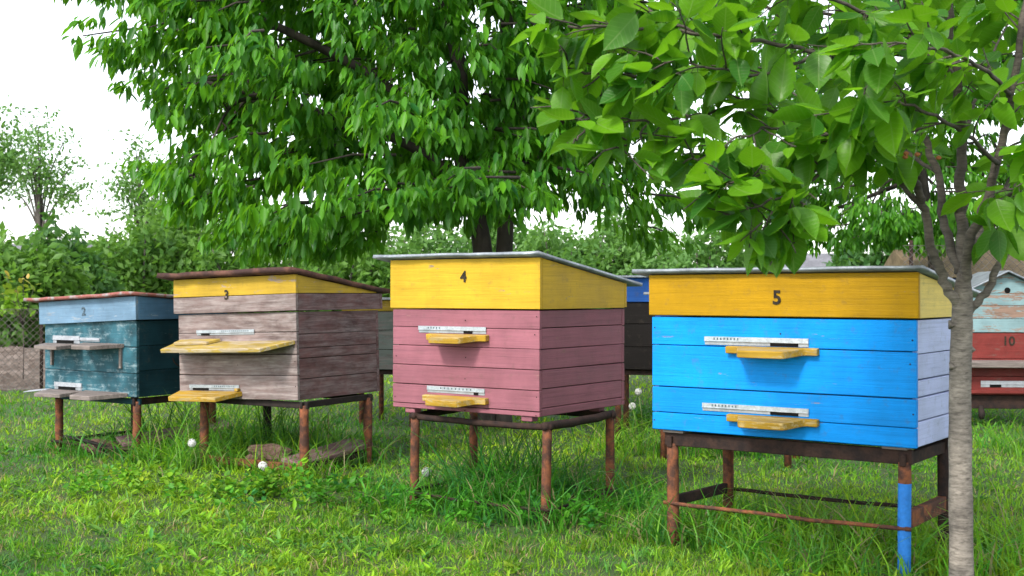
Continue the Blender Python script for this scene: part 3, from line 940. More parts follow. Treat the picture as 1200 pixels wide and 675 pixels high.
bh1 = back_hive('dark brown beehive half hidden between hives 4 and 5', (1.62, 9.9), 12, 0.80, 0.7, 0.58, 0.56, 'darkbrown', 'darkbrown', 'deepblue', 0.20, 'zinc', [0.38, 0.19], [(0.76, 0.06), (0.05, 0.06), (0.05, 0.64), (0.76, 0.64)])
bh2 = back_hive('deep blue beehive showing as a sliver behind hive 5', (1.95, 8.35), 20, 0.98, 0.6, 0.70, 0.36, 'deepblue', 'deepblue', 'greygreen', 0.14, 'zinc', [0.18], [(0.93, 0.06), (0.05, 0.06), (0.05, 0.54), (0.93, 0.54)], board=(0.6, 0.98, 0.18, 'rawgrey'))
bh3 = back_hive('grey green beehive with yellow lid in the gap between hives 3 and 4', (-0.82, 10.9), 15, 0.75, 0.62, 0.52, 0.53, 'greygreen', 'rawgrey', 'yellow3', 0.10, 'whitemetal', [0.36, 0.18], [(0.60, 0.06), (0.11, 0.06), (0.11, 0.56), (0.60, 0.56)])

# hive 10: red body, pale gabled top
root = empty('beehive', (4.93, 10.85, 0.295), (0, 0, R(-5)))
tag(root, 'faded red beehive numbered 10 with a peeling pale blue gabled top', 'beehive', 'beehives standing behind the front row')
L, D, H = 0.95, 0.75, 0.56
body = mobj('hive_body', box_mesh(L - .05, D - .05, H - .01, 0), M['core'], root, (-L / 2, D / 2, H / 2))
bo = Vector((-L / 2, D / 2, H / 2))
zs = [0.56, 0.33, 0.17, 0.0]
for a, b in zip(zs[:-1], zs[1:]):
    plank(body, M['red10'], L, a - b, 0.026, Vector((-L / 2, 0.013, (a + b) / 2)) - bo)
    plank(body, M['red10'], L, a - b, 0.026, Vector((-L / 2, D - 0.013, (a + b) / 2)) - bo, (0, 0, math.pi))
    for x in (-0.014, -L + 0.014):
        plank(body, M['red10'], D - .056, a - b, 0.026, Vector((x, D / 2, (a + b) / 2)) - bo, (0, 0, math.pi / 2))
gp = lambda i: [(-L / 2 + 0.0 - (L / 2 + 0.01 - i), 0.005), (-L / 2 + (L / 2 + 0.01 - i), 0.005), (-L / 2 + (L / 2 + 0.01 - i), 0.31 - i), (-L / 2, 0.545 - i), (-L / 2 - (L / 2 + 0.01 - i), 0.31 - i)]
top = mobj('gabled_top', prism_mesh(gp(0.02), 'y', 0.02, D - 0.02, 0, 'gabled_top'), M['core'], root, (0, 0, H))
cuts = [0.005, 0.13, 0.25, 0.36, 0.545]
def half(z):
    w = L / 2 + 0.01
    return w if z <= 0.31 else w * (0.545 - z) / (0.545 - 0.31)
for a, b in zip(cuts[:-1], cuts[1:]):
    pts = [(-half(a), a + 0.0015), (half(a), a + 0.0015)]
    if a < 0.31 < b:
        pts += [(half(0.31), 0.31)]
    if half(b) > 0.01:
        pts += [(half(b), b - 0.0015), (-half(b), b - 0.0015)]
    else:
        pts += [(0, b)]
    if a < 0.31 < b:
        pts += [(-half(0.31), 0.31)]
    for y in (-0.003, D - 0.021):
        mobj('gable_board', prism_mesh(pts, 'y', 0, 0.024, 0.002), M['pale10'], top, (-L / 2, y, 0))
for s in (-1, 1):
    w = L / 2 + 0.06
    ln = math.hypot(w, w * 0.235 / 0.485)
    an = math.atan2(0.235, 0.485)
    mobj('roof_sheet', box_mesh(ln, D + 0.16, 0.014, 0.003), M['zinc'], top,
         (-L / 2 + s * w / 2, D / 2, 0.560 - (w * 0.235 / 0.485) / 2), (0, s * an, 0))
    mobj('side_board', box_mesh(0.022, D - 0.05, 0.29, 0.003), M['pale10'], top, (-L / 2 + s * (L / 2 - 0.002), D / 2, 0.152))
bm = bmesh.new()
bmesh.ops.create_circle(bm, cap_ends=True, segments=16, radius=0.027, matrix=Matrix.Translation((-L / 2 + 0.01, -0.0045, 0.385)) @ Matrix.Rotation(R(90), 4, 'X'))
mobj('vent_hole', bm_mesh('vent_hole', bm), M['black'], top)
mobj('number', text_mesh('10', 0.085, 0.02), M['ink'], root, (-L / 2 + 0.03, -0.004, 0.49))
mobj('landing_board', box_mesh(L + 0.05, 0.14, 0.055, 0.006), M['rawgrey'], root, (-L / 2, -0.072, 0.285), (R(4), 0, 0))
entrance(root, -0.70, -0.05, 0.07, 0.13, (-0.62, -0.52), mat='whitemetal')
mobj('ledge', box_mesh(L + 0.03, 0.06, 0.03, 0.004), M['red10'], root, (-L / 2, -0.031, 0.032))
sr = empty('hive_stand', (4.93, 10.85, 0), (0, 0, R(-5)))
tag(sr, 'dark beam stand with a hanging iron hook under red hive 10', 'stand', 'stands of the hives behind')
for y in (0.04, D - 0.06):
    mobj('rail', box_mesh(L + 0.3, 0.07, 0.12, 0.004), M['darkiron'], sr, (-L / 2 + 0.1, y, 0.232))
for x in (-0.93, 0.12):
    for y in (0.07, D - 0.09):
        mobj('leg', Tubes().add([(x, y, -0.05), (x, y, 0.08), (x, y, 0.171)], 0.024, 8).mesh('leg'), M['rust'], sr)
mobj('hook', Tubes().add([(-0.70, 0.0, 0.20), (-0.70, -0.03, 0.15), (-0.70, -0.03, 0.11), (-0.695, -0.02, 0.085)], [0.018, 0.03, 0.03, 0.02], 8).mesh('hook'), M['blackiron'], sr)

# blue shed with sandy roof behind the right fence
root = empty('small_shed', (7.0, 17.0, 0))
tag(root, 'low blue shed with a sandy roof behind hive 10', 'shed')
mobj('wall', box_mesh(2.4, 1.6, 1.42, 0.01), M['deepblue'], root, (0, 0.8, 0.71))
mobj('roof', prism_mesh([(-0.2, 1.43), (1.8, 1.43), (0.9, 1.86)], 'x', -1.35, 1.35, 0.01), M['sandroof'], root)
mobj('door', box_mesh(0.7, 0.03, 1.15, 0.004), M['greygreen'], root, (0.2, -0.018, 0.58))

# far houses: roofs that show over the bushes
def house(label, c, w, d, hw, hr, roofm):
    root = empty('far_house', c)
    tag(root, label, 'house')
    mobj('wall', box_mesh(w, d, hw, 0.02), M['plaster'], root, (0, d / 2, hw / 2))
    mobj('roof', prism_mesh([(-0.4, hw + .005), (d + 0.4, hw + .005), (d / 2, hw + hr)], 'x', -w / 2 - 0.4, w / 2 + 0.4, 0.02), M[roofm], root)
    for x in (-w * 0.28, w * 0.28):
        f = mobj('window', box_mesh(1.0, 0.08, 1.1, 0.01), M['whitemetal'], root, (x, -0.03, 1.35))
        mobj('pane', box_mesh(0.84, 0.03, 0.94, 0.004), M['black'], f, (0, -0.04, 0))
house('grey roofed house behind the bushes at the left edge', (-22.5, 52, 0), 9, 6, 2.2, 1.25, 'slate')
house('grey roofed house peeping over the roof of hive 5', (10.45, 40, 0), 1.9, 4, 1.7, 0.9, 'slate')
pl = empty('thin_pole', (12.1, 36, 0))
tag(pl, 'thin grey pole rising behind the roof corner of hive 5', 'pole')
mobj('shaft', Tubes().add([(0, 0, -0.1), (0, 0, 1.5), (0, 0, 2.9)], 0.035, 8).mesh('shaft'), M['farbark'], pl)
mobj('cap', Tubes().add([(0, 0, 2.9), (0, 0, 2.95)], 0.05, 8).mesh('cap'), M['zinc'], pl)
rb = empty('low_fence', (-17.5, 46, 0))
tag(rb, 'low dull red board fence beyond the dug soil at left', 'fence')
for k in range(30):
    mobj('fence_board', box_mesh(0.26, 0.03, 0.62 + 0.02 * (k % 3), 0.004), M['brick_red'], rb, (-4 + k * 0.28, 0, 0.31))
mobj('rail', box_mesh(8.4, 0.04, 0.07, 0.004), M['brick_red'], rb, (0, 0.04, 0.45))

# ------------------------------------------------------------------ chain-link fences
def chain_fence(label, a, b, h, pitch, posts):
    a, b = Vector(a), Vector(b)
    root = empty('chain_link_fence', a)
    tag(root, label, 'fence', 'wire fences round the apiary')
    d = (b - a).normalized()
    n = Vector((-d.y, d.x, 0))
    ln = (b - a).length
    tb = Tubes()
    k0 = -int(h / pitch)
    for k in range(k0, int(ln / pitch) + 1):
        for s in (1, -1):
            x0 = k * pitch
            p, q = (x0, 0.04), (x0 + h, h)
            if s < 0:
                p, q = (x0, h), (x0 + h, 0.04)
            # clip to the run
            x_lo, x_hi = max(p[0], 0.0), min(q[0], ln)
            if x_hi - x_lo < 0.05:
                continue
            zf = lambda x: p[1] + (q[1] - p[1]) * (x - p[0]) / (q[0] - p[0])
            m = max(2, int((x_hi - x_lo) / 0.25) + 1)
            pts = [d * x + n * (0.003 * s + 0.03 * math.sin(x * 1.3)) + Vector((0, 0, zf(x))) for x in np.linspace(x_lo, x_hi, m)]
            tb.add(pts, 0.0034, 3, cap=False)
    mobj('wire_mesh', tb.mesh('wire_mesh'), M['wire'], root)
    for z in (0.06, h):
        mobj('tension_wire', Tubes().add([d * x + n * (0.03 * math.sin(x * 1.3)) + Vector((0, 0, z)) for x in np.linspace(0, ln, 24)], 0.003, 4).mesh('tension_wire'), M['wire'], root)
    for x in posts:
        mobj('post', Tubes().add([d * x + n * 0.03 + Vector((0, 0, z)) for z in (-0.1, h * 0.5, h + 0.06)], 0.022, 8).mesh('post'), M['darkiron'], root)
chain_fence('chain link fence in front of the dug soil at left', (-9.6, 14.6, 0), (-3.2, 14.6, 0), 1.02, 0.085, [0.3, 2.2, 3.9, 6.2])
chain_fence('chain link fence behind red hive 10', (4.4, 13.6, 0), (9.2, 13.2, 0), 1.75, 0.085, [0.1, 2.4, 4.7])

# ------------------------------------------------------------------ leaves
def leaf_base(stations, half, fold, droop):
    """leaf along +x, unit length; returns verts, quads, tris, uv"""
    n = len(stations)
    v, uv = [], []
    mid, lf, rt = [], [], []
    for s, w in zip(stations, half):
        z = -droop * s * s
        mid.append(len(v)); v.append((s, 0, z - fold * w)); uv.append((s, 0))
        if w > 0:
            lf.append(len(v)); v.append((s, w, z + fold * w * 0.6)); uv.append((s, w))
            rt.append(len(v)); v.append((s, -w, z + fold * w * 0.6)); uv.append((s, -w))
        else:
            lf.append(None); rt.append(None)
    q, t = [], []
    for i in range(n - 1):
        for side, flip in ((lf, False), (rt, True)):
            a, b, c, d = mid[i], mid[i + 1], side[i + 1], side[i]
            if d is None and c is not None:
                f = [a, b, c]
            elif c is None and d is not None:
                f = [a, b, d]
            else:
                f = [a, b, c, d]
            if flip:
                f = f[::-1]
            (q if len(f) == 4 else t).append(f)
    return np.array(v), np.array(q), np.array(t), np.array(uv)

NEAR_SHAPES = []
for fold, droop, wk in ((0.18, 0.10, 1.0), (0.42, 0.18, 0.95), (0.08, 0.04, 1.08), (0.30, 0.28, 1.0), (0.62, 0.22, 0.92), (0.22, -0.06, 1.02)):
    NEAR_SHAPES.append(leaf_base([0, 0.08, 0.22, 0.45, 0.68, 0.86, 0.95, 1.0], [h * wk for h in (0.012, 0.13, 0.245, 0.30, 0.245, 0.115, 0.03, 0)], fold, droop))
BIG_SHAPE = leaf_base([0, 0.25, 0.6, 1.0], [0.01, 0.155, 0.172, 0], 0.35, 0.24)
TINY_SHAPE = leaf_base([0, 0.45, 1.0], [0.02, 0.27, 0], 0.2, 0.15)

def basis(dirs, ups):
    """rotation matrices with x = dir, z ~ up"""
    x = dirs / (np.linalg.norm(dirs, axis=1)[:, None] + 1e-9)
    y = np.cross(ups, x)
    y /= np.linalg.norm(y, axis=1)[:, None] + 1e-9
    z = np.cross(x, y)
    return np.stack([x, y, z], axis=2)

def leaves_mesh(name, shape, pos, dirs, ups, size, tint, with_uv=False, objrand=0.0):
    v, q, t, uv = shape
    n, k = len(pos), len(v)
    Rm = basis(dirs, ups)
    V = np.einsum('nij,kj->nki', Rm, v) * size[:, None, None] + pos[:, None, :]
    off = (np.arange(n) * k)[:, None, None]
    Q = (q[None] + off).reshape(-1, 4) if len(q) else None
    T = (t[None] + off).reshape(-1, 3) if len(t) else None
    c = np.zeros((n, k, 3), dtype=np.float32)
    c[:, :, 0] = tint[:, None]
    c[:, :, 2] = objrand
    return raw_mesh(name, V.reshape(-1, 3), Q, T, True, c.reshape(-1, 3), np.tile(uv, (n, 1)) if with_uv else None)

def merge_leaf_meshes(name, parts):
    """parts: list of (shape, pos, dirs, ups, size, tint) -> one mesh"""
    Vs, Qs, Ts, Cs, Us, base = [], [], [], [], [], 0
    for (shape, pos, dirs, ups, size, tint) in parts:
        if not len(pos):
            continue
        v, q, t, uv = shape
        n, k = len(pos), len(v)
        Rm = basis(dirs, ups)
        V = np.einsum('nij,kj->nki', Rm, v) * size[:, None, None] + pos[:, None, :]
        off = base + (np.arange(n) * k)[:, None, None]
        Vs.append(V.reshape(-1, 3)); Qs.append((q[None] + off).reshape(-1, 4)); Ts.append((t[None] + off).reshape(-1, 3))
        c = np.zeros((n, k, 3), dtype=np.float32); c[:, :, 0] = tint[:, None]
        Cs.append(c.reshape(-1, 3)); Us.append(np.tile(uv, (n, 1)))
        base += n * k
    return raw_mesh(name, np.concatenate(Vs), np.concatenate(Qs), np.concatenate(Ts), True, np.concatenate(Cs), np.concatenate(Us))

def project(p):
    """photo pixel coordinates of points"""
    return 600 + p[:, 0] / p[:, 1] * FOC, 343 - (p[:, 2] - EYE) / p[:, 1] * FOC

def single_leaves(root, shapes, sidx, pos, dirs, ups, size, tint, mat, pick):
    """chosen leaves as objects of their own that share their meshes"""
    base = []
    for (v, q, t, uv) in shapes:
        c = np.zeros((len(v), 3), dtype=np.float32); c[:, 0] = 0.0; c[:, 2] = 0.95
        me = raw_mesh('leaf', v, q if len(q) else None, t if len(t) else None, True, c, uv)
        me.materials.append(mat)
        base.append(me)
    Rm = basis(dirs[pick], ups[pick])
    for r, i in zip(Rm, pick):
        o = bpy.data.objects.new('leaf', base[sidx[i]])
        m = Matrix([list(r[0]) + [pos[i][0]], list(r[1]) + [pos[i][1]], list(r[2]) + [pos[i][2]], [0, 0, 0, 1]])
        o.matrix_basis = m @ Matrix.Scale(float(size[i]), 4)
        COL.objects.link(o)
        o.parent = root

# ------------------------------------------------------------------ young cherry tree in front
def young_cherry():
    r = np.random.default_rng(5)
    rnd = random.Random(5)
    root = empty('young_cherry_tree', (0, 0, 0))
    tag(root, 'young cherry tree with slim grey trunk and broad leaves in front of hive 5', 'tree')
    T = 4.62
    trunk_pts = [at(1126, 735, T), at(1126, 640, T), at(1125, 540, T), at(1125, 450, T), at(1127, 385, T), at(1128, 352, T), at(1129, 325, T)]
    tp = smooth_path(trunk_pts, 6)
    rr = np.interp(np.linspace(0, 1, len(tp)), [0, 0.1, 0.5, 0.85, 1], [0.054, 0.045, 0.041, 0.038, 0.026])
    rr = rr * (1 + r.normal(0, 0.02, len(rr)))
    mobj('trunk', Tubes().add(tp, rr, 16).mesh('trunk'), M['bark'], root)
    for (px, py, dy) in ((1115, 381, -0.01), (1139, 410, 0.0), (1116, 430, -0.02)):
        c = at(px, py, T + dy)
        kb = Tubes().add([c + Vector((0, 0.02, -0.012)), c + Vector((0, -0.004, 0)), c + Vector((0, 0.02, 0.014))], [0.006, 0.014, 0.006], 8)
        mobj('bark_knot', kb.mesh('bark_knot'), M['bark'], root)
    limbs = [
        ([(1126, 362, T), (1106, 330, T - .02), (1092, 290, T - .05), (1083, 245, T - .1), (1072, 215, T - .16), (1048, 192, T - .25), (1015, 182, T - .35), (975, 176, T - .45), (930, 172, T - .55)], 0.024, 0.008),
        ([(1128, 352, T), (1129, 300, T + .03), (1126, 240, T + .05), (1128, 170, T + .02), (1122, 90, T - .05), (1112, 10, T - .15), (1105, -90, T - .2)], 0.030, 0.012),
        ([(1130, 340, T), (1136, 290, T - .05), (1152, 245, T - .12), (1170, 190, T - .2), (1186, 110, T - .3), (1200, 20, T - .4), (1215, -80, T - .4)], 0.025, 0.010),
        ([(1134, 366, T), (1158, 338, T + .0), (1178, 295, T + .02), (1190, 255, T + .05), (1198, 210, T + .08), (1222, 140, T + .1), (1260, 60, T + .1)], 0.019, 0.008),
        ([(1127, 320, T + .02), (1108, 268, T + .12), (1100, 205, T + .2), (1078, 150, T + .2), (1046, 95, T + .1), (1010, 40, T), (960, -20, T - .1)], 0.022, 0.008),
        ([(1132, 315, T + .02), (1150, 262, T + .15), (1172, 225, T + .3), (1215, 180, T + .5), (1290, 120, T + .7)], 0.018, 0.007),
        # long limbs reaching left over hive 5
        ([(1083, 245, T - .1), (1050, 205, T - .15), (1040, 150, T - .2), (1015, 95, T - .3), (960, 62, T - .45), (890, 48, T - .55), (810, 40, T - .65), (730, 32, T - .7), (665, 30, T - .75)], 0.014, 0.004),
        ([(1015, 182, T - .35), (950, 150, T - .4), (880, 118, T - .5), (800, 100, T - .55), (730, 88, T - .6), (680, 84, T - .65), (640, 62, T - .68)], 0.009, 0.0035),
        ([(930, 172, T - .55), (880, 176, T - .65), (835, 182, T - .7), (800, 190, T - .72)], 0.0075, 0.003),
        ([(990, 180, T - .4), (962, 200, T - .5), (938, 228, T - .6), (912, 250, T - .68), (894, 268, T - .72)], 0.0075, 0.003),
        ([(880, 118, T - .5), (820, 135, T - .55), (760, 142, T - .62), (705, 140, T - .66), (680, 132, T - .68)], 0.006, 0.003),
        ([(1046, 95, T + .1), (980, 60, T + .1), (900, 10, T + .1), (820, -30, T + .1)], 0.010, 0.004),
        ([(1122, 90, T - .05), (1060, 40, T - .3), (980, 0, T - .5), (900, -30, T - .6)], 0.010, 0.004),
        ([(1170, 190, T - .2), (1120, 150, T - .5), (1070, 125, T - .7), (1010, 120, T - .85)], 0.009, 0.003),
        ([(1186, 110, T - .3), (1150, 80, T - .6), (1110, 60, T - .8), (1050, 50, T - .95)], 0.009, 0.003),
        ([(1152, 245, T - .12), (1190, 225, T - .4), (1215, 200, T - .6), (1235, 180, T - .7)], 0.009, 0.003),
        ([(1072, 215, T - .16), (1040, 185, T - .3), (1005, 168, T - .5), (970, 160, T - .65)], 0.008, 0.003),
        ([(950, 150, T - .4), (905, 150, T - .6), (870, 160, T - .75)], 0.006, 0.003),
        ([(1198, 210, T + .08), (1180, 235, T - .1), (1168, 262, T - .2)], 0.006, 0.003),
        ([(960, 62, T - .45), (900, 85, T - .6), (840, 80, T - .75), (780, 70, T - .8)], 0.007, 0.003),
        ([(810, 40, T - .65), (760, 10, T - .65), (700, -15, T - .65)], 0.006, 0.003),
        ([(1128, 170, T + .02), (1150, 100, T + .3), (1180, 30, T + .5)], 0.010, 0.004),
        ([(938, 228, T - .6), (915, 232, T - .75), (880, 245, T - .85), (862, 255, T - .9)], 0.005, 0.003),
        ([(912, 250, T - .68), (925, 268, T - .75), (930, 285, T - .8)], 0.004, 0.003),
        ([(962, 200, T - .5), (915, 205, T - .7), (870, 212, T - .85), (830, 225, T - .9)], 0.005, 0.003),
        ([(835, 182, T - .7), (850, 205, T - .8), (838, 232, T - .85)], 0.004, 0.003),
        ([(705, 140, T - .66), (680, 160, T - .7), (662, 172, T - .72)], 0.004, 0.003),
        ([(760, 142, T - .62), (745, 165, T - .7), (722, 175, T - .75)], 0.004, 0.003),
        ([(1100, 205, T + .2), (1050, 170, T + .45), (990, 140, T + .6), (930, 110, T + .7)], 0.009, 0.003),
    ]
    tb = Tubes()
    paths = []
    for pts, r0, r1 in limbs:
        p = smooth_path([at(*q) for q in pts], 6)
        p = [a + Vector(r.normal(0, 0.004, 3)) for a in p]
        tb.add(p, np.linspace(r0 * (0.86 if r0 > 0.012 else 1), r1, len(p)), 9 if r0 > 0.012 else 6)
        paths.append((p, r0))
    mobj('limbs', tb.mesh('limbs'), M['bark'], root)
    # shoots: a leafy twig every few centimetres, leaves alternate along it and hang
    L = dict(pos=[], dir=[], up=[], size=[], tint=[], s=[])
    tw = Tubes()
    def add_leaf(p, d, up, s):
        L['pos'].append(p); L['dir'].append(d); L['up'].append(up); L['size'].append(s)
        L['tint'].append(float(np.clip(r.beta(0.9, 1.1), 0, 1))); L['s'].append(rnd.randrange(len(NEAR_SHAPES)))
    LX = [560, 620, 660, 760, 800, 860, 900, 940, 980, 1030, 1085, 1110, 1150, 1200, 1300]
    LY = [60, 110, 195, 205, 225, 290, 308, 298, 225, 225, 262, 235, 300, 330, 330]
    def allowed(p, slack=0.0):
        x = 600 + p.x / p.y * FOC
        y = 343 - (p.z - EYE) / p.y * FOC
        return y < np.interp(x, LX, LY) + slack and (x > 618 or y < -5) and p.y > 3.3
    def shoot(p0, d0, ln, n):
        if not allowed(p0 + d0.normalized() * ln, 6):
            return
        pts = [p0]
        d = d0.normalized()
        for k in range(5):
            d = (d + Vector(r.normal(0, 0.10, 3)) + Vector((0, 0, -0.07))).normalized()
            pts.append(pts[-1] + d * ln / 5)
        tw.add(pts, np.linspace(0.0036, 0.0018, 6), 5)
        for k in range(n):
            s = 0.18 + 0.82 * (k + 0.5) / n
            i = min(int(s * 5), 4)
            p = pts[i].lerp(pts[i + 1], s * 5 - i)
            tdir = (pts[i + 1] - pts[i]).normalized()
            az = Vector(r.normal(0, 1, 3))
            side = (az - tdir * az.dot(tdir)).normalized()
            ld = (side * rnd.uniform(0.6, 1.0) + tdir * rnd.uniform(0.3, 0.9) + Vector((0, 0, -rnd.uniform(0.15, 0.85)))).normalized()
            pet = p + (side * 0.6 + Vector((0, 0, -0.4)) + tdir * 0.3).normalized() * rnd.uniform(0.015, 0.032)
            up = Vector((0, 0, 1)) + Vector(r.normal(0, 0.35, 3))
            if abs(ld.dot(up.normalized())) > 0.93:
                up = Vector((rnd.uniform(-1, 1), rnd.uniform(-1, 0.2), 0.4))
            sz = (0.075 + 0.095 * rnd.random() ** 0.7) * (0.75 if k == n - 1 else 1)
            if not allowed(pet + ld * sz * 0.5):
                continue
            tw.add([p, pet], 0.0011, 3, cap=False)
            add_leaf(pet, ld, up, sz)
    for li, (p, r0) in enumerate(paths):
        n = len(p)
        start = 0.55 if li < 6 else (0.1 if li > 22 else 0.22)
        ln = sum((p[i + 1] - p[i]).length for i in range(n - 1))
        m = int(ln * (1 - start) / 0.09) + 1
        for k in range(m):
            s = start + (1 - start) * (k + rnd.random()) / m
            i = min(int(s * (n - 1)), n - 2)
            q = p[i].lerp(p[i + 1], s * (n - 1) - i)
            t = (p[i + 1] - p[i]).normalized()
            az = Vector(r.normal(0, 1, 3)); az.z = abs(az.z) * 0.4 - 0.15
            side = (az - t * az.dot(t)).normalized()
            shoot(q, side * 0.8 + t * 0.7, rnd.uniform(0.10, 0.26), rnd.randint(4, 7))
        t = (p[-1] - p[-2]).normalized()
        shoot(p[-1], t + Vector((0, 0, -0.15)), rnd.uniform(0.12, 0.2), 7)
    # short hanging shoots low over the lid of hive 5
    for (a, b, dy) in ((905, 262, .82), (880, 268, .86), (925, 262, .80), (893, 275, .90), (860, 250, .84), (912, 280, .86), (872, 284, .84), (935, 276, .82)):
        shoot(at(a, b - 14, T - dy), Vector((r.normal(0, .5), -0.3, -0.55)), 0.10, 6)
    # upper and outer crown beyond the frame
    for k in range(150):
        c = Vector((1.75 + r.normal(0, 0.75), T + r.normal(0, 0.7), 2.75 + abs(r.normal(0, 0.5))))
        if c.y < 3.5:
            continue
        shoot(c, Vector(r.normal(0, 1, 3)), 0.22, 7)
    mobj('twigs', tw.mesh('twigs'), M['twigbark'], root, kind='stuff')
    pos = np.array([tuple(x) for x in L['pos']]); dirs = np.array([tuple(x) for x in L['dir']]); ups = np.array([tuple(x) for x in L['up']])
    size = np.array(L['size']); tint = np.array(L['tint']); sh = np.array(L['s'])
    cen = pos + dirs * (size * 0.5)[:, None]
    px, py = project(cen)
    inv = (px > 0) & (px < 1200) & (py > 0) & (py < 675)
    score = np.where(inv, size / pos[:, 1], 0)
    pick = np.argsort(-score)[:300]
    rest = np.setdiff1d(np.arange(len(pos)), pick)
    single_leaves(root, NEAR_SHAPES, sh, pos, dirs, ups, size, tint, M['leaf_near'], pick)
    parts = [(NEAR_SHAPES[k], pos[rest][sh[rest] == k], dirs[rest][sh[rest] == k], ups[rest][sh[rest] == k], size[rest][sh[rest] == k], tint[rest][sh[rest] == k]) for k in range(len(NEAR_SHAPES))]
    mobj('leaves', merge_leaf_meshes('leaves', parts), M['leaf_near'], root, kind='stuff')
    # dried flower remains
    fl = bmesh.new()
    for (a, b) in ((1061, 184), (1075, 181), (1100, 185), (1062, 180)):
        c = at(a, b, T - 0.55)
        bmesh.ops.create_icosphere(fl, subdivisions=1, radius=0.0085, matrix=Matrix.Translation(c) @ Matrix.Diagonal((1.3, 1, 1, 1)))
    mobj('fruit_remains', bm_mesh('fruit_remains', fl), M['redfruit'], root, kind='stuff')
    print('young cherry leaves', len(pos))
young_cherry()

# ------------------------------------------------------------------ old cherry tree
def crown_leaves(r, cen_pts, per, shape, size_rng, centre, hang=0.95, spread=0.035):
    """bunches of hanging leaves round each shoot tip"""
    n = len(cen_pts)
    P = np.repeat(cen_pts, per, axis=0)
    m = len(P)
    az = r.uniform(0, 2 * math.pi, m)
    outw = P - centre
    outw[:, 2] *= 0.3
    outw /= np.linalg.norm(outw, axis=1)[:, None] + 1e-6
    rad = np.stack([np.cos(az), np.sin(az), np.zeros(m)], 1)
    d = rad * r.uniform(0.35, 0.9, m)[:, None] + outw * 0.35
    d[:, 2] -= r.uniform(hang * 0.12, hang * 1.7, m)
    pos = P + rad * 0.02 + r.normal(0, spread, (m, 3)) * np.array([1, 1, 0.8])
    up = rad * 0.8 + outw * 0.5 + r.normal(0, 0.25, (m, 3))
    up[:, 2] += 0.75
    size = r.uniform(*size_rng, m)
    base_t = np.repeat(r.beta(1.6, 2.2, n), per)
    tint = np.clip(base_t * 0.6 + r.uniform(0, 0.45, m), 0, 1)
    return pos, d, up, size, tint

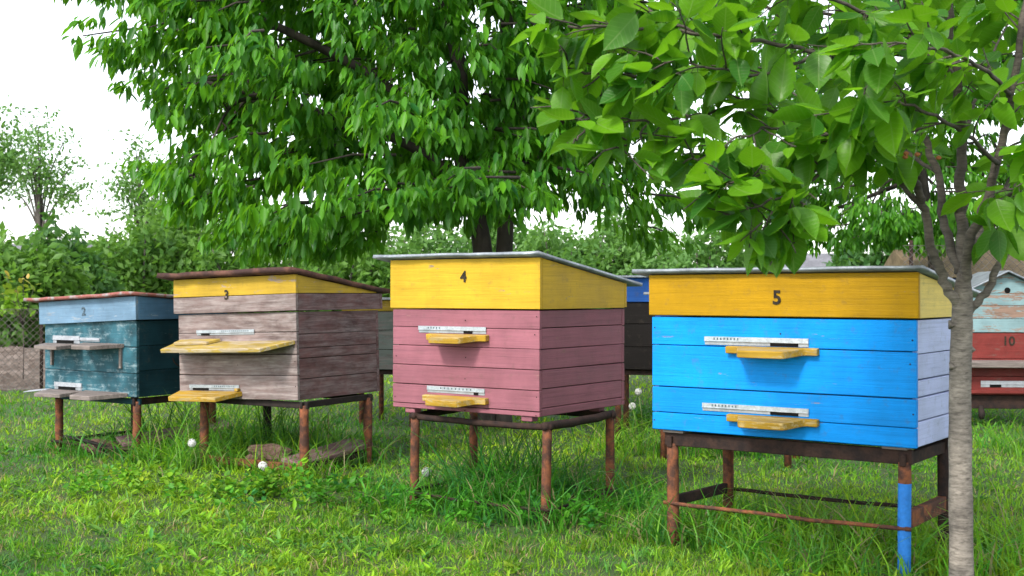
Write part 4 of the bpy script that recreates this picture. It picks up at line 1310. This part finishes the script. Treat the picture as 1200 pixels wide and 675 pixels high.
def old_cherry(name, label, base, centre, rad, zlo, zhi, ncl, per, profile, bottom=None, seed=3, singles=300, stems=None, leaf=(0.075, 0.165), mat='leaf_big', r0=0.15):
    r = np.random.default_rng(seed)
    root = empty(name, base)
    tag(root, label, 'tree')
    off = -np.array(base)
    # leafy sprays through the crown volume, more of them towards the outside; shoot tips hang along each spray
    def in_crown():
        while True:
            z = r.uniform(zlo, zhi)
            a = r.uniform(0, 2 * math.pi)
            k = np.interp((z - zlo) / (zhi - zlo), profile[0], profile[1])
            lump = 1 + 0.09 * math.sin(3 * a + z * 1.7 + seed) + 0.08 * math.sin(7 * a - z * 2.9) + r.normal(0, 0.05)
            f = r.uniform(0, 1) ** 0.40
            p = np.array([centre[0] + rad[0] * k * lump * f * math.cos(a), centre[1] + rad[1] * k * lump * f * math.sin(a), z])
            if bottom is not None and z < bottom(p):
                continue
            return p, a, f
    pts, spr = [], []
    while len(pts) < ncl:
        p, a, f = in_crown()
        if r.random() < 0.6:
            pts.append(p)
            continue
        out = np.array([math.cos(a + r.normal(0, 0.5)), math.sin(a + r.normal(0, 0.5)), 0.0])
        sidev = np.array([-out[1], out[0], 0])
        ln = r.uniform(0.45, 0.9)
        spr.append((p, p - out * ln * 0.9 + np.array([0, 0, 0.12])))
        for k in range(13):
            u = r.uniform(-0.85, 0.18)
            q = p + out * u * ln + sidev * r.normal(0, 0.17) + np.array([0, 0, -0.22 * max(u, 0) - 0.06 * u + r.normal(0, 0.055)])
            if bottom is not None and q[2] < bottom(q) - 0.03:
                continue
            pts.append(q)
    pts = np.array(pts)
    # stems and limbs
    tb, limb = Tubes(), Tubes()
    tips = []
    for st_ in stems:
        P = smooth_path([Vector(p) for p in st_[0]], 6)
        tb.add([p + Vector(off) for p in P], np.linspace(st_[1], st_[2], len(P)), 12)
        tips.append(np.array([tuple(p) for p in P]))
    nodes = np.concatenate(tips)
    nodes = nodes[nodes[:, 2] > zlo * 1.5]
    limb_nodes = []
    for k in range(40):
        tgt = pts[r.integers(len(pts))]
        dd = np.linalg.norm(nodes - tgt, axis=1) + 2.0 * np.maximum(0, nodes[:, 2] - tgt[2])
        s = nodes[np.argmin(dd)]
        mid = s * 0.5 + tgt * 0.5 + np.array([0, 0, 0.25]) + r.normal(0, 0.12, 3)
        P = smooth_path([Vector(s), Vector(mid), Vector(tgt)], 6)
        ln = np.linalg.norm(tgt - s)
        limb.add([p + Vector(off) for p in P], np.linspace(0.014 + 0.010 * ln, 0.006, len(P)), 7)
        limb_nodes.append(np.array([tuple(p) for p in P]))
    LN = np.concatenate(limb_nodes + [nodes])
    mobj('trunk', tb.mesh('trunk'), M['oldbark'], root)
    mobj('limbs', limb.mesh('limbs'), M['oldbark'], root)
    tw = Tubes()
    for e, i0 in spr:
        m = (e + i0) / 2 + np.array([0, 0, 0.04])
        tw.add([i0 + off, m + off, e + off], [0.014, 0.009, 0.005], 5, cap=False)
    for p in pts[r.random(len(pts)) < 0.25]:
        s = LN[np.argmin(np.sum((LN - p) ** 2, axis=1))]
        d = s - p
        l = np.linalg.norm(d)
        if l > 0.32:
            continue
        m = (s + p) / 2 + np.array([0, 0, 0.05]) + r.normal(0, 0.03, 3)
        tw.add([s + off, m + off, p + off], [0.008, 0.005, 0.003], 4, cap=False)
    mobj('twigs', tw.mesh('twigs'), M['oldbark'], root, kind='stuff')
    pos, d, up, size, tint = crown_leaves(r, pts, per, BIG_SHAPE, leaf, np.array(centre))
    px, py = project(pos)
    inv = (px > 120) & (px < 800) & (py > 5) & (py < 320)
    near = np.where(inv & (pos[:, 1] < centre[1]), size / pos[:, 1], 0)
    pos = pos + off
    if singles:
        pick = np.argsort(-near)[:singles]
        rest = np.setdiff1d(np.arange(len(pos)), pick)
        single_leaves(root, [BIG_SHAPE], np.zeros(len(pos), dtype=int), pos, d, up, size, tint, M[mat], pick)
    else:
        rest = np.arange(len(pos))
    mobj('leaves', leaves_mesh('leaves', BIG_SHAPE, pos[rest], d[rest], up[rest], size[rest], tint[rest]), M[mat], root, kind='stuff')
    print(name, 'leaves', len(pos))
    return root

def bottom_big(p):
    px = 600 + p[0] / p[1] * FOC
    py = np.interp(px, [100, 180, 240, 300, 440, 470, 540, 600, 640, 700, 735, 760, 800, 860], [150, 235, 300, 305, 300, 266, 262, 268, 258, 262, 285, 300, 300, 290])
    return EYE + (343 - py) / FOC * p[1] + 0.09 + (0.25 if p[1] > 11.5 else 0)
B = (-0.20, 11.0, 0)
old_cherry('old_cherry_tree', 'large old cherry tree with drooping dark leaves behind hives 3 and 4', B, (-0.80, 10.8, 3.9), (2.8, 2.6), 1.42, 6.4, 8200, 9,
           ([0, 0.12, 0.3, 0.5, 0.75, 0.92, 1.0], [0.74, 0.88, 0.98, 1.0, 0.86, 0.55, 0.3]), bottom_big, seed=3,
           stems=[([(-0.25, 11.0, -0.1), (-0.24, 11.0, 0.9), (-0.28, 11.0, 1.7), (-0.46, 10.95, 2.5), (-0.5, 10.9, 3.4), (-0.9, 10.9, 4.6), (-1.2, 10.9, 5.6)], 0.11, 0.045),
                  ([(-0.08, 11.02, -0.1), (-0.10, 11.02, 0.9), (-0.06, 11.0, 1.8), (-0.02, 11.0, 2.6), (-0.05, 11.0, 3.6), (0.1, 11.0, 4.7), (0.3, 11, 5.6)], 0.09, 0.045),
                  ([(-0.40, 10.97, 2.2), (-0.95, 10.8, 2.55), (-1.7, 10.5, 2.8), (-2.6, 10.2, 3.0)], 0.055, 0.02),
                  ([(-0.46, 10.95, 2.5), (-1.2, 10.6, 3.1), (-2.2, 10.4, 3.6), (-3.1, 10.3, 4.0)], 0.06, 0.02),
                  ([(-0.03, 11.0, 2.4), (0.5, 10.8, 2.8), (1.1, 10.6, 3.2)], 0.05, 0.02)])
old_cherry('cherry_tree', 'smaller cherry tree behind the slim trunk and hive 10', (5.6, 16.0, 0), (5.3, 16.0, 4.2), (3.0, 2.4), 1.85, 7.2, 4200, 8,
           ([0, 0.12, 0.3, 0.5, 0.75, 0.92, 1.0], [0.6, 0.8, 0.95, 1.0, 0.86, 0.6, 0.35]), None, seed=9, singles=0,
           stems=[([(5.6, 16.0, -0.1), (5.62, 16.0, 1.0), (5.55, 16.0, 2.0), (5.4, 16.0, 3.2), (5.3, 16, 4.6)], 0.10, 0.03),
                  ([(5.55, 16.0, 1.9), (6.1, 16.0, 2.6), (6.6, 16.0, 3.4)], 0.05, 0.02)], r0=0.1)

# ------------------------------------------------------------------ bushes and far trees
def bush(label, c, w, d, h, n, mat, leaf, seed, z0=0.0, group='bushes and trees along the far side'):
    r = np.random.default_rng(seed)
    root = empty('bush', (c[0], c[1], 0))
    tag(root, label, 'bush', group)
    k = max(7, int(w * 3))
    cl = []
    for i in range(k):
        a = r.uniform(0, 2 * math.pi); f = math.sqrt(r.uniform())
        x, y = w * 0.5 * f * math.cos(a), d * 0.5 * f * math.sin(a)
        top = h * 1.12 * (1 - 0.35 * f ** 2) * r.uniform(0.8, 1.02)
        cl.append((x, y, top))
    tb = Tubes()
    P = []
    per = n // k
    for (x, y, top) in cl:
        tb.add([(x * 0.25, y * 0.25, -0.05), (x * 0.6, y * 0.6, top * 0.45), (x, y, top * 0.9)], [0.05, 0.035, 0.012], 6)
        u = r.normal(0, 1, (per, 3)); u /= np.linalg.norm(u, axis=1)[:, None]
        rr_ = r.uniform(0.55, 1.0, per)[:, None] ** 0.6
        s = np.array([w / k ** 0.5 * 0.75, d / k ** 0.5 * 0.8, top * 0.52])
        q = u * rr_ * s * (1 + 0.25 * np.sin(u[:, :1] * 7 + x) * np.cos(u[:, 2:] * 6))
        P.append(q + np.array([x, y, max(top - s[2], s[2] * 0.8) + z0]))
    P = np.concatenate(P)
    P = P[P[:, 2] > 0.03]
    m = len(P)
    dr = r.normal(0, 1, (m, 3)); dr[:, 2] -= 0.35
    up = r.normal(0, 0.6, (m, 3)); up[:, 2] += 0.8
    blotch = 0.5 + 0.5 * np.sin(P[:, 0] * 2.1 + seed) * np.sin(P[:, 2] * 2.7 + 1)
    tint = np.clip(0.55 * r.uniform(0, 1, m) + 0.45 * blotch, 0, 1)
    mobj('stems', tb.mesh('stems'), M['farbark'], root)
    mobj('foliage', leaves_mesh('foliage', TINY_SHAPE, P, dr, up, r.uniform(leaf * 0.7, leaf * 1.3, m), tint), M[mat], root, kind='stuff')
    return root

def px_bush(label, px, Y, top, wpx, mat, seed, n=3500, leaf=0.23, dd=1.0):
    n = int(n * 1.3)
    c = at(px, 343, Y)
    w = wpx / FOC * Y
    h = EYE + (343 - top) / FOC * Y
    return bush(label, (c.x, c.y), w, w * dd, h, n, mat, leaf, seed)

px_bush('rounded grey green bush at the left edge behind the sapling', 12, 27, 282, 140, 'leaf_bush', 21, 6000)
px_bush('dark dense bush left of the teal hive, below the tall thin tree', 88, 30, 250, 115, 'leaf_dark', 22, 6500)
px_bush('fresh green bush straight above the teal hive', 165, 34, 255, 130, 'leaf_bush', 23, 6000)
px_bush('tall light green bush rising left of the old cherry crown', 222, 36, 226, 140, 'leaf_bush', 24, 7500)
px_bush('green bush behind the left edge of the old cherry crown', 300, 34, 262, 130, 'leaf_bush', 25, 3600)
px_bush('leafy bush above the roof of the mauve hive', 395, 37, 262, 140, 'leaf_bush', 26, 5500)
px_bush('pale bush between the mauve hive and the cherry trunk', 490, 38, 238, 150, 'leaf_pale', 27, 6500)
px_bush('small pale bush right behind the cherry trunk', 580, 40, 246, 120, 'leaf_pale', 28, 4500)
px_bush('pale airy bush above the roof of the pink hive', 662, 38, 238, 140, 'leaf_pale', 29, 6500)
px_bush('pale bush at the right end of the pink hive roof', 738, 40, 242, 130, 'leaf_pale', 30, 5000)
px_bush('pale bush above the left end of the blue hive roof', 820, 37, 255, 130, 'leaf_pale', 31, 5000)
px_bush('dark rounded tree crown above the right half of the blue hive roof', 1018, 30, 262, 84, 'leaf_dark', 32, 4200)
px_bush('low bush beside the far grey house', 905, 44, 272, 110, 'leaf_bush', 33, 4000)
px_bush('green bush behind the low blue shed', 1190, 30, 262, 120, 'leaf_bush', 34, 3600)
px_bush('low green bush between the slim trunk and the blue shed', 1110, 34, 282, 100, 'leaf_bush', 35, 3000)

def airy_tree(label, base, h, crown, n_br, seed, leaf=0.17, n_leaf=2600, mat='leaf_pale'):
    """thin far tree: forked stem, rising limbs, foliage in separate tufts with sky between"""
    r = np.random.default_rng(seed)
    root = empty('thin_tree', base)
    tag(root, label, 'tree', 'bushes and trees along the far side')
    tb, lb = Tubes(), Tubes()
    fork = h * 0.42
    P0 = smooth_path([Vector((0, 0, -0.1)), Vector((0.05, 0, fork * 0.5)), Vector((0.02, 0.0, fork))], 4)
    tb.add(P0, np.linspace(0.10, 0.075, len(P0)), 8)
    tufts = []
    for k in range(n_br):
        a = r.uniform(0, 2 * math.pi)
        f = r.uniform(0.3, 1.0)
        tip = Vector((crown * f * math.cos(a), crown * 0.8 * f * math.sin(a), fork + (h - fork) * r.uniform(0.3, 1.0) * (1.08 - 0.35 * f)))
        mid = Vector((tip.x * 0.4, tip.y * 0.4, fork + (tip.z - fork) * 0.6))
        P = smooth_path([Vector((0.02, 0, fork - r.uniform(0, 0.3))), mid, tip], 5)
        lb.add(P, np.linspace(0.045, 0.012, len(P)), 6)
        for q in (P[-1], P[-3], P[len(P) // 2 + 1]):
            tufts.append((q, r.uniform(0.3, 0.62)))
            if r.random() < 0.5:
                e = q + Vector(r.normal(0, 0.55, 3))
                lb.add([q, e], [0.014, 0.006], 4)
                tufts.append((e, r.uniform(0.28, 0.5)))
    per = n_leaf // len(tufts)
    P = np.concatenate([np.array(q) + r.normal(0, 1, (per, 3)) * np.array([s, s, s * 0.55]) * 0.75 for q, s in tufts])
    m = len(P)
    dr = r.normal(0, 1, (m, 3)); dr[:, 2] -= 0.3
    up = r.normal(0, 0.6, (m, 3)); up[:, 2] += 0.8
    mobj('trunk', tb.mesh('trunk'), M['farbark'], root)
    mobj('limbs', lb.mesh('limbs'), M['farbark'], root)
    mobj('leaves', leaves_mesh('leaves', TINY_SHAPE, P, dr, up, r.uniform(leaf * 0.7, leaf * 1.3, m), r.uniform(0, 1, m)), M[mat], root, kind='stuff')
airy_tree('tall thin airy tree against the white sky at left', (at(46, 343, 44).x, 44, 0), 8.3, 1.9, 15, 41)
airy_tree('thin airy tree leaning out from the edge of the cherry crown', (at(166, 343, 42).x, 42, 0), 7.0, 1.9, 14, 42)
airy_tree('thin airy tree cut by the left edge of the view', (at(-14, 343, 40).x, 40, 0), 8.0, 1.2, 9, 43)

# sapling by the fence
def sapling():
    r = np.random.default_rng(8)
    b = at(27, 343, 15.6)
    root = empty('sapling', (b.x, b.y, 0))
    tag(root, 'small sapling with yellow green leaves and reddish tips by the left fence', 'sapling')
    tb = Tubes()
    P = []
    for k in range(12):
        a = r.uniform(0, 6.28)
        tip = np.array([0.30 * math.cos(a) * r.uniform(0.2, 1), 0.2 * math.sin(a), r.uniform(1.05, 1.50)])
        tb.add([(0, 0, 0.80), (tip[0] * 0.4, tip[1] * 0.4, 0.95), tip], [0.004, 0.004, 0.002], 5)
        for s in np.linspace(0.55, 1, 7):
            P.append(np.array([tip[0] * (0.2 + 0.8 * s), tip[1], 0.85 + (tip[2] - 0.85) * s]) + r.normal(0, 0.06, 3))
    tb.add([(0, 0, -0.05), (0.01, 0, 0.4), (0, 0, 0.82)], [0.008, 0.007, 0.005], 6)
    P = np.array(P); m = len(P)
    dr = r.normal(0, 1, (m, 3)); dr[:, 2] -= 0.2
    up = r.normal(0, 0.5, (m, 3)); up[:, 2] += 0.8
    t = np.clip((P[:, 2] - 1.15) * 2.5 + r.normal(0, 0.15, m), 0, 1)
    mobj('stems', tb.mesh('stems'), M['twigbark'], root)
    mobj('leaves', leaves_mesh('leaves', NEAR_SHAPES[0], P, dr, up, r.uniform(0.08, 0.13, m), t), M['leaf_sap'], root, kind='stuff')
sapling()

# ------------------------------------------------------------------ grass
def patch(x, y):
    return 0.5 + 0.25 * np.sin(x * 1.9 + 0.7 * y) + 0.25 * np.sin(y * 1.3 - 1.1 * x + 2.0)

def blades(r, x, y, h, w, lean, col, seg=2):
    n = len(x)
    a = r.uniform(0, 2 * math.pi, n)
    wd = np.stack([np.cos(a), np.sin(a), np.zeros(n)], 1)
    b = r.uniform(0, 2 * math.pi, n)
    ld = np.stack([np.cos(b), np.sin(b), np.zeros(n)], 1)
    base = np.stack([x, y, np.full(n, -0.005)], 1)
    V = []
    ts = [0, 0.5, 1.0] if seg == 2 else [0, 0.35, 0.7, 1.0]
    for t in ts:
        c = base + ld * (lean * h * t * t)[:, None]
        c[:, 2] += h * (t - 0.35 * np.minimum(lean, 1.6) * t * t)
        if t < 1:
            ww = (w * (1 - 0.35 * t) * 0.5)[:, None] * wd
            V += [c - ww, c + ww]
        else:
            V.append(c)
    k = len(V)
    V = np.stack(V, 1).reshape(-1, 3)
    o = (np.arange(n) * k)[:, None]
    Q = np.concatenate([np.array([[0, 1, 3, 2]]) + o] if seg == 2 else [np.array([[0, 1, 3, 2]]) + o, np.array([[2, 3, 5, 4]]) + o])
    T = np.array([[k - 3, k - 2, k - 1]]) + o
    C = np.repeat(col, k, axis=0)
    return V, Q, T, C

def clump(x, y, cell, k):
    """one repeatable random number per small clump of the lawn"""
    i = np.floor(x / cell + 0.35 * np.sin(y * 17)); j = np.floor(y / cell + 0.35 * np.sin(x * 19))
    v = np.sin(i * 127.1 + j * 311.7 + k * 74.7) * 43758.5453
    return v - np.floor(v)

def grass_colour(r, x, y, n, lush=0.0, dryp=0.06):
    g = patch(x, y) + r.normal(0, 0.22, n) - lush
    g = np.clip(g, 0, 1)[:, None]
    c = (1 - g) * np.array([0.066, 0.262, 0.017]) + g * np.array([0.31, 0.53, 0.024])
    q = clump(x, y, 0.085, 1)
    c = c * (0.62 + 0.62 * clump(x, y, 0.11, 2))[:, None]
    blue = (q > 0.84)
    c[blue] = c[blue] * np.array([0.75, 0.85, 2.6])          # clover and bluish grass
    yel = (q < 0.14)
    c[yel] = c[yel] * np.array([1.35, 1.05, 0.9])
    dryp = np.where(clump(x, y, 0.14, 5) > 0.86, dryp * 5, dryp * 0.6)
    dry = r.random(n) < dryp
    c[dry] = np.array([0.36, 0.29, 0.14])
    return c * r.uniform(0.8, 1.15, n)[:, None]

def in_soil(x, y):
    return ((x < -4.4) & (y > 14.8) & (y < 25.3)) | ((x < -7.8) & (y > 32.8) & (y < 48.2))

def lawn():
    r = np.random.default_rng(77)
    n = 240000
    py = r.uniform(378, 745, n)
    y = FOC * EYE / (py - 343)
    x = r.uniform(-0.56, 0.56, n) * y + r.uniform(-0.4, 0.4, n)
    thin = np.sin(x * 2.9 + 1.7 * np.sin(y * 1.7)) * np.sin(y * 3.7 + 1.2 * np.sin(x * 2.3)) + r.normal(0, 0.25, n)
    ok = ~in_soil(x, y) & (y < 48) & ~((thin > 0.62) & (r.random(n) < 0.6)) & ~((clump(x, y, 0.12, 4) > 0.90) & (r.random(n) < 0.8))
    x, y = x[ok], y[ok]; n = len(x)
    near = np.clip((y - 4.5) / 10, 0, 1)
    bump = 0.5 + 0.5 * np.sin(x * 4.1 + 1.3 * np.sin(y * 2.7)) * np.sin(y * 3.3 + 0.8 * np.sin(x * 3.1))
    h = (r.gamma(4.0, 0.0085, n) * (0.6 + 0.5 * bump) + 0.012) * (0.5 + 0.95 * clump(x, y, 0.10, 3) ** 1.5)
    w = r.uniform(0.0028, 0.006, n) * (1 + near * 2.2)
    V, Q, T, C = blades(r, x, y, h * (1 + 0.4 * near), w, r.uniform(0.15, 1.3, n), grass_colour(r, x, y, n))
    o = mobj('grass', raw_mesh('grass', V, Q, T, True, C), M['grass'], kind='stuff')
    tag(o, 'short bright green lawn grass all over the apiary', 'grass')
    # low broad-leaved plants mixed into the lawn
    n = 6500
    py = r.uniform(420, 740, n)
    y = FOC * EYE / (py - 343)
    x = r.uniform(-0.55, 0.5, n) * y
    keep = (np.sin(x * 2.2 + 1) * np.sin(y * 1.9) + r.normal(0, 0.5, n) > (0.1 + 0.35 * np.clip(x, -1, 1))) & ~in_soil(x, y)
    x, y = x[keep], y[keep]
    per = 6
    X = np.repeat(x, per); Y = np.repeat(y, per); m = len(X)
    a = r.uniform(0, 2 * math.pi, m)
    el = r.uniform(0.2, 1.1, m)
    d = np.stack([np.cos(a) * np.cos(el), np.sin(a) * np.cos(el), np.sin(el)], 1)
    pos = np.stack([X + r.normal(0, 0.012, m), Y + r.normal(0, 0.012, m), r.uniform(0.0, 0.03, m)], 1)
    up = r.normal(0, 0.3, (m, 3)); up[:, 2] += 1
    sz = (r.gamma(6, 0.0042, m) + 0.010) * (0.6 + 0.9 * clump(X, Y, 0.15, 6))
    v, q, t, uv = BIG_SHAPE
    Rm = basis(d, up)
    Vv = np.einsum('nij,kj->nki', Rm, v * np.array([1, 0.8, 1])) * sz[:, None, None] + pos[:, None, :]
    off = (np.arange(m) * len(v))[:, None, None]
    col = grass_colour(r, X, Y, m, 0.05, 0.004)
    o = mobj('lawn_weeds', raw_mesh('lawn_weeds', Vv.reshape(-1, 3), (q[None] + off).reshape(-1, 4), (t[None] + off).reshape(-1, 3), True, np.repeat(col, len(v), axis=0)), M['grass'], kind='stuff')
    tag(o, 'low broad leaved weeds mixed into the lawn', 'weeds')

def tall_grass():
    r = np.random.default_rng(78)
    X, Y, Hh = [], [], []
    def zone(corner, ang, x0, x1, y0, y1, n, hm):
        u = r.uniform(x0, x1, n); v = r.uniform(y0, y1, n)
        a = R(-ang)
        X.append(corner[0] + u * math.cos(a) - v * math.sin(a)); Y.append(corner[1] + u * math.sin(a) + v * math.cos(a))
        Hh.append(r.gamma(5, hm / 5, n))
    zone((1.718, 5.13), 35.6, -1.45, -0.12, -0.1, 0.9, 2100, 0.19)
    zone((1.718, 5.13), 35.6, -0.12, 0.4, 0.1, 0.9, 600, 0.2)
    zone((1.718, 5.13), 35.6, -0.75, 0.0, -0.3, 0.0, 260, 0.13)
    zone((0.144, 6.35), 35.6, -1.1, 0.25, -0.15, 0.95, 2000, 0.18)
    zone((0.144, 6.35), 35.6, -0.75, -0.2, 0.15, 0.75, 500, 0.36)
    zone((-1.41, 7.95), 31, -1.4, 0.25, -0.1, 0.2, 700, 0.16)
    zone((-1.41, 7.95), 31, -1.2, 0.1, 0.25, 1.0, 900, 0.24)
    zone((-1.41, 7.95), 31, -0.9, -0.3, 0.5, 0.9, 260, 0.42)
    zone((-2.705, 8.7), 33, -1.15, 0.5, -0.15, 1.0, 1500, 0.17)
    zone((-2.705, 8.7), 33, -0.7, 0.55, 0.4, 1.1, 520, 0.38)
    zone((-2.705, 8.7), 33, 0.1, 0.75, -0.2, 0.6, 700, 0.26)
    zone((4.0, 9.1), 0, -0.3, 1.6, -0.3, 0.5, 1300, 0.20)
    zone((1.0, 9.2), 10, -0.4, 0.9, -0.3, 0.4, 700, 0.26)
    x = np.concatenate(X); y = np.concatenate(Y); h = np.clip(np.concatenate(Hh), 0.06, 0.62); n = len(x)
    # clump
    cx = x + 0.05 * np.sin(y * 19); cy = y + 0.05 * np.sin(x * 23)
    c = grass_colour(r, x, y, n, 0.38) * np.array([0.85, 0.95, 0.95])
    V, Q, T, C = blades(r, cx, cy, h, r.uniform(0.005, 0.011, n), r.uniform(0.2, 1.5, n), c, seg=3)
    o = mobj('tall_grass', raw_mesh('tall_grass', V, Q, T, True, C), M['grass'], kind='stuff')
    tag(o, 'taller darker grass growing under the hive stands', 'grass')

def weed_patch():
    """leafy dark weeds in front of hive 3"""
    r = np.random.default_rng(79)
    spots = [(r.normal(285, 45), 560 + abs(r.normal(0, 14))) for _ in range(46)] + [(r.uniform(345, 460), r.uniform(555, 585)) for _ in range(18)] + [(r.uniform(80, 230), r.uniform(548, 572)) for _ in range(22)] + [(r.uniform(470, 720), r.uniform(585, 612)) for _ in range(16)] + [(r.uniform(735, 765), r.uniform(478, 495)) for _ in range(26)]
    pos, d, up, sz = [], [], [], []
    for (px, py) in spots:
        y = FOC * EYE / (py + 14 - 343)
        x = (px - 600) / FOC * y
        hh = min(r.gamma(4, 0.028), 0.17)
        for k in range(22):
            a = r.uniform(0, 6.28); t = r.uniform(0.2, 1)
            pos.append((x + 0.035 * math.cos(a), y + 0.035 * math.sin(a), hh * t))
            d.append((math.cos(a), math.sin(a), r.uniform(-0.6, 1.2))); up.append((r.normal(0, .3), r.normal(0, .3), 1)); sz.append(r.uniform(0.022, 0.055))
    pos, d, up, sz = map(np.array, (pos, d, up, sz)); m = len(pos)
    v, q, t, uv = NEAR_SHAPES[0]
    Rm = basis(d, up)
    Vv = np.einsum('nij,kj->nki', Rm, v) * sz[:, None, None] + pos[:, None, :]
    off = (np.arange(m) * len(v))[:, None, None]
    col = grass_colour(r, pos[:, 0], pos[:, 1], m, 0.6, 0.0)
    o = mobj('leafy_weeds', raw_mesh('leafy_weeds', Vv.reshape(-1, 3), (q[None] + off).reshape(-1, 4), (t[None] + off).reshape(-1, 3), True, np.repeat(col, len(v), axis=0)), M['grass'], kind='stuff')
    tag(o, 'dark leafy weeds round the feet of the hive stands', 'weeds')

lawn()
tall_grass()
weed_patch()

# ------------------------------------------------------------------ dandelion clocks
def dandelion(label, head, rad=0.026):
    r = np.random.default_rng(int(abs(head.x) * 1000))
    root = empty('dandelion', (head.x + 0.02, head.y, 0))
    tag(root, label, 'dandelion', 'dandelion clocks in the grass')
    h = Vector((-0.02, 0, head.z))
    mobj('stem', Tubes().add([(0, 0, -0.02), (0.01, 0, head.z * 0.5), h], [0.003, 0.0028, 0.0025], 6).mesh('stem'), M['stemgreen'], root)
    n = 150
    u = r.normal(0, 1, (n, 3)); u /= np.linalg.norm(u, axis=1)[:, None]
    a = np.cross(u, r.normal(0, 1, (n, 3))); a /= np.linalg.norm(a, axis=1)[:, None]
    b = np.cross(u, a)
    V, T = [], []
    for i in range(n):
        c = np.array(h) + u[i] * rad
        k = len(V)
        V += [np.array(h) + u[i] * 0.004, c + a[i] * 0.0006, c - a[i] * 0.0006]
        T.append((k, k + 1, k + 2))
        for ang in np.linspace(0, 2 * math.pi, 6)[:-1]:
            k = len(V)
            e = c + (a[i] * math.cos(ang) + b[i] * math.sin(ang)) * 0.0062 + u[i] * 0.0016
            sdd = (-a[i] * math.sin(ang) + b[i] * math.cos(ang)) * 0.0016
            V += [c, e + sdd, e - sdd]
            T.append((k, k + 1, k + 2))
    mobj('seed_head', raw_mesh('seed_head', np.array(V), None, np.array(T), False), M['seed'], root)
dandelion('dandelion clock between the teal hive and the mauve hive', at(225, 519, 8.15))
dandelion('dandelion clock in front of the earth clod below the mauve hive', at(308, 546, 7.45))
dandelion('dandelion clock beside the left front leg of the pink hive', at(500, 553, 7.0))
dandelion('lower dandelion clock in the gap between the pink and blue hives', at(741, 476, 9.6))
dandelion('upper dandelion clock in the gap between the pink and blue hives', at(748, 459, 9.7))
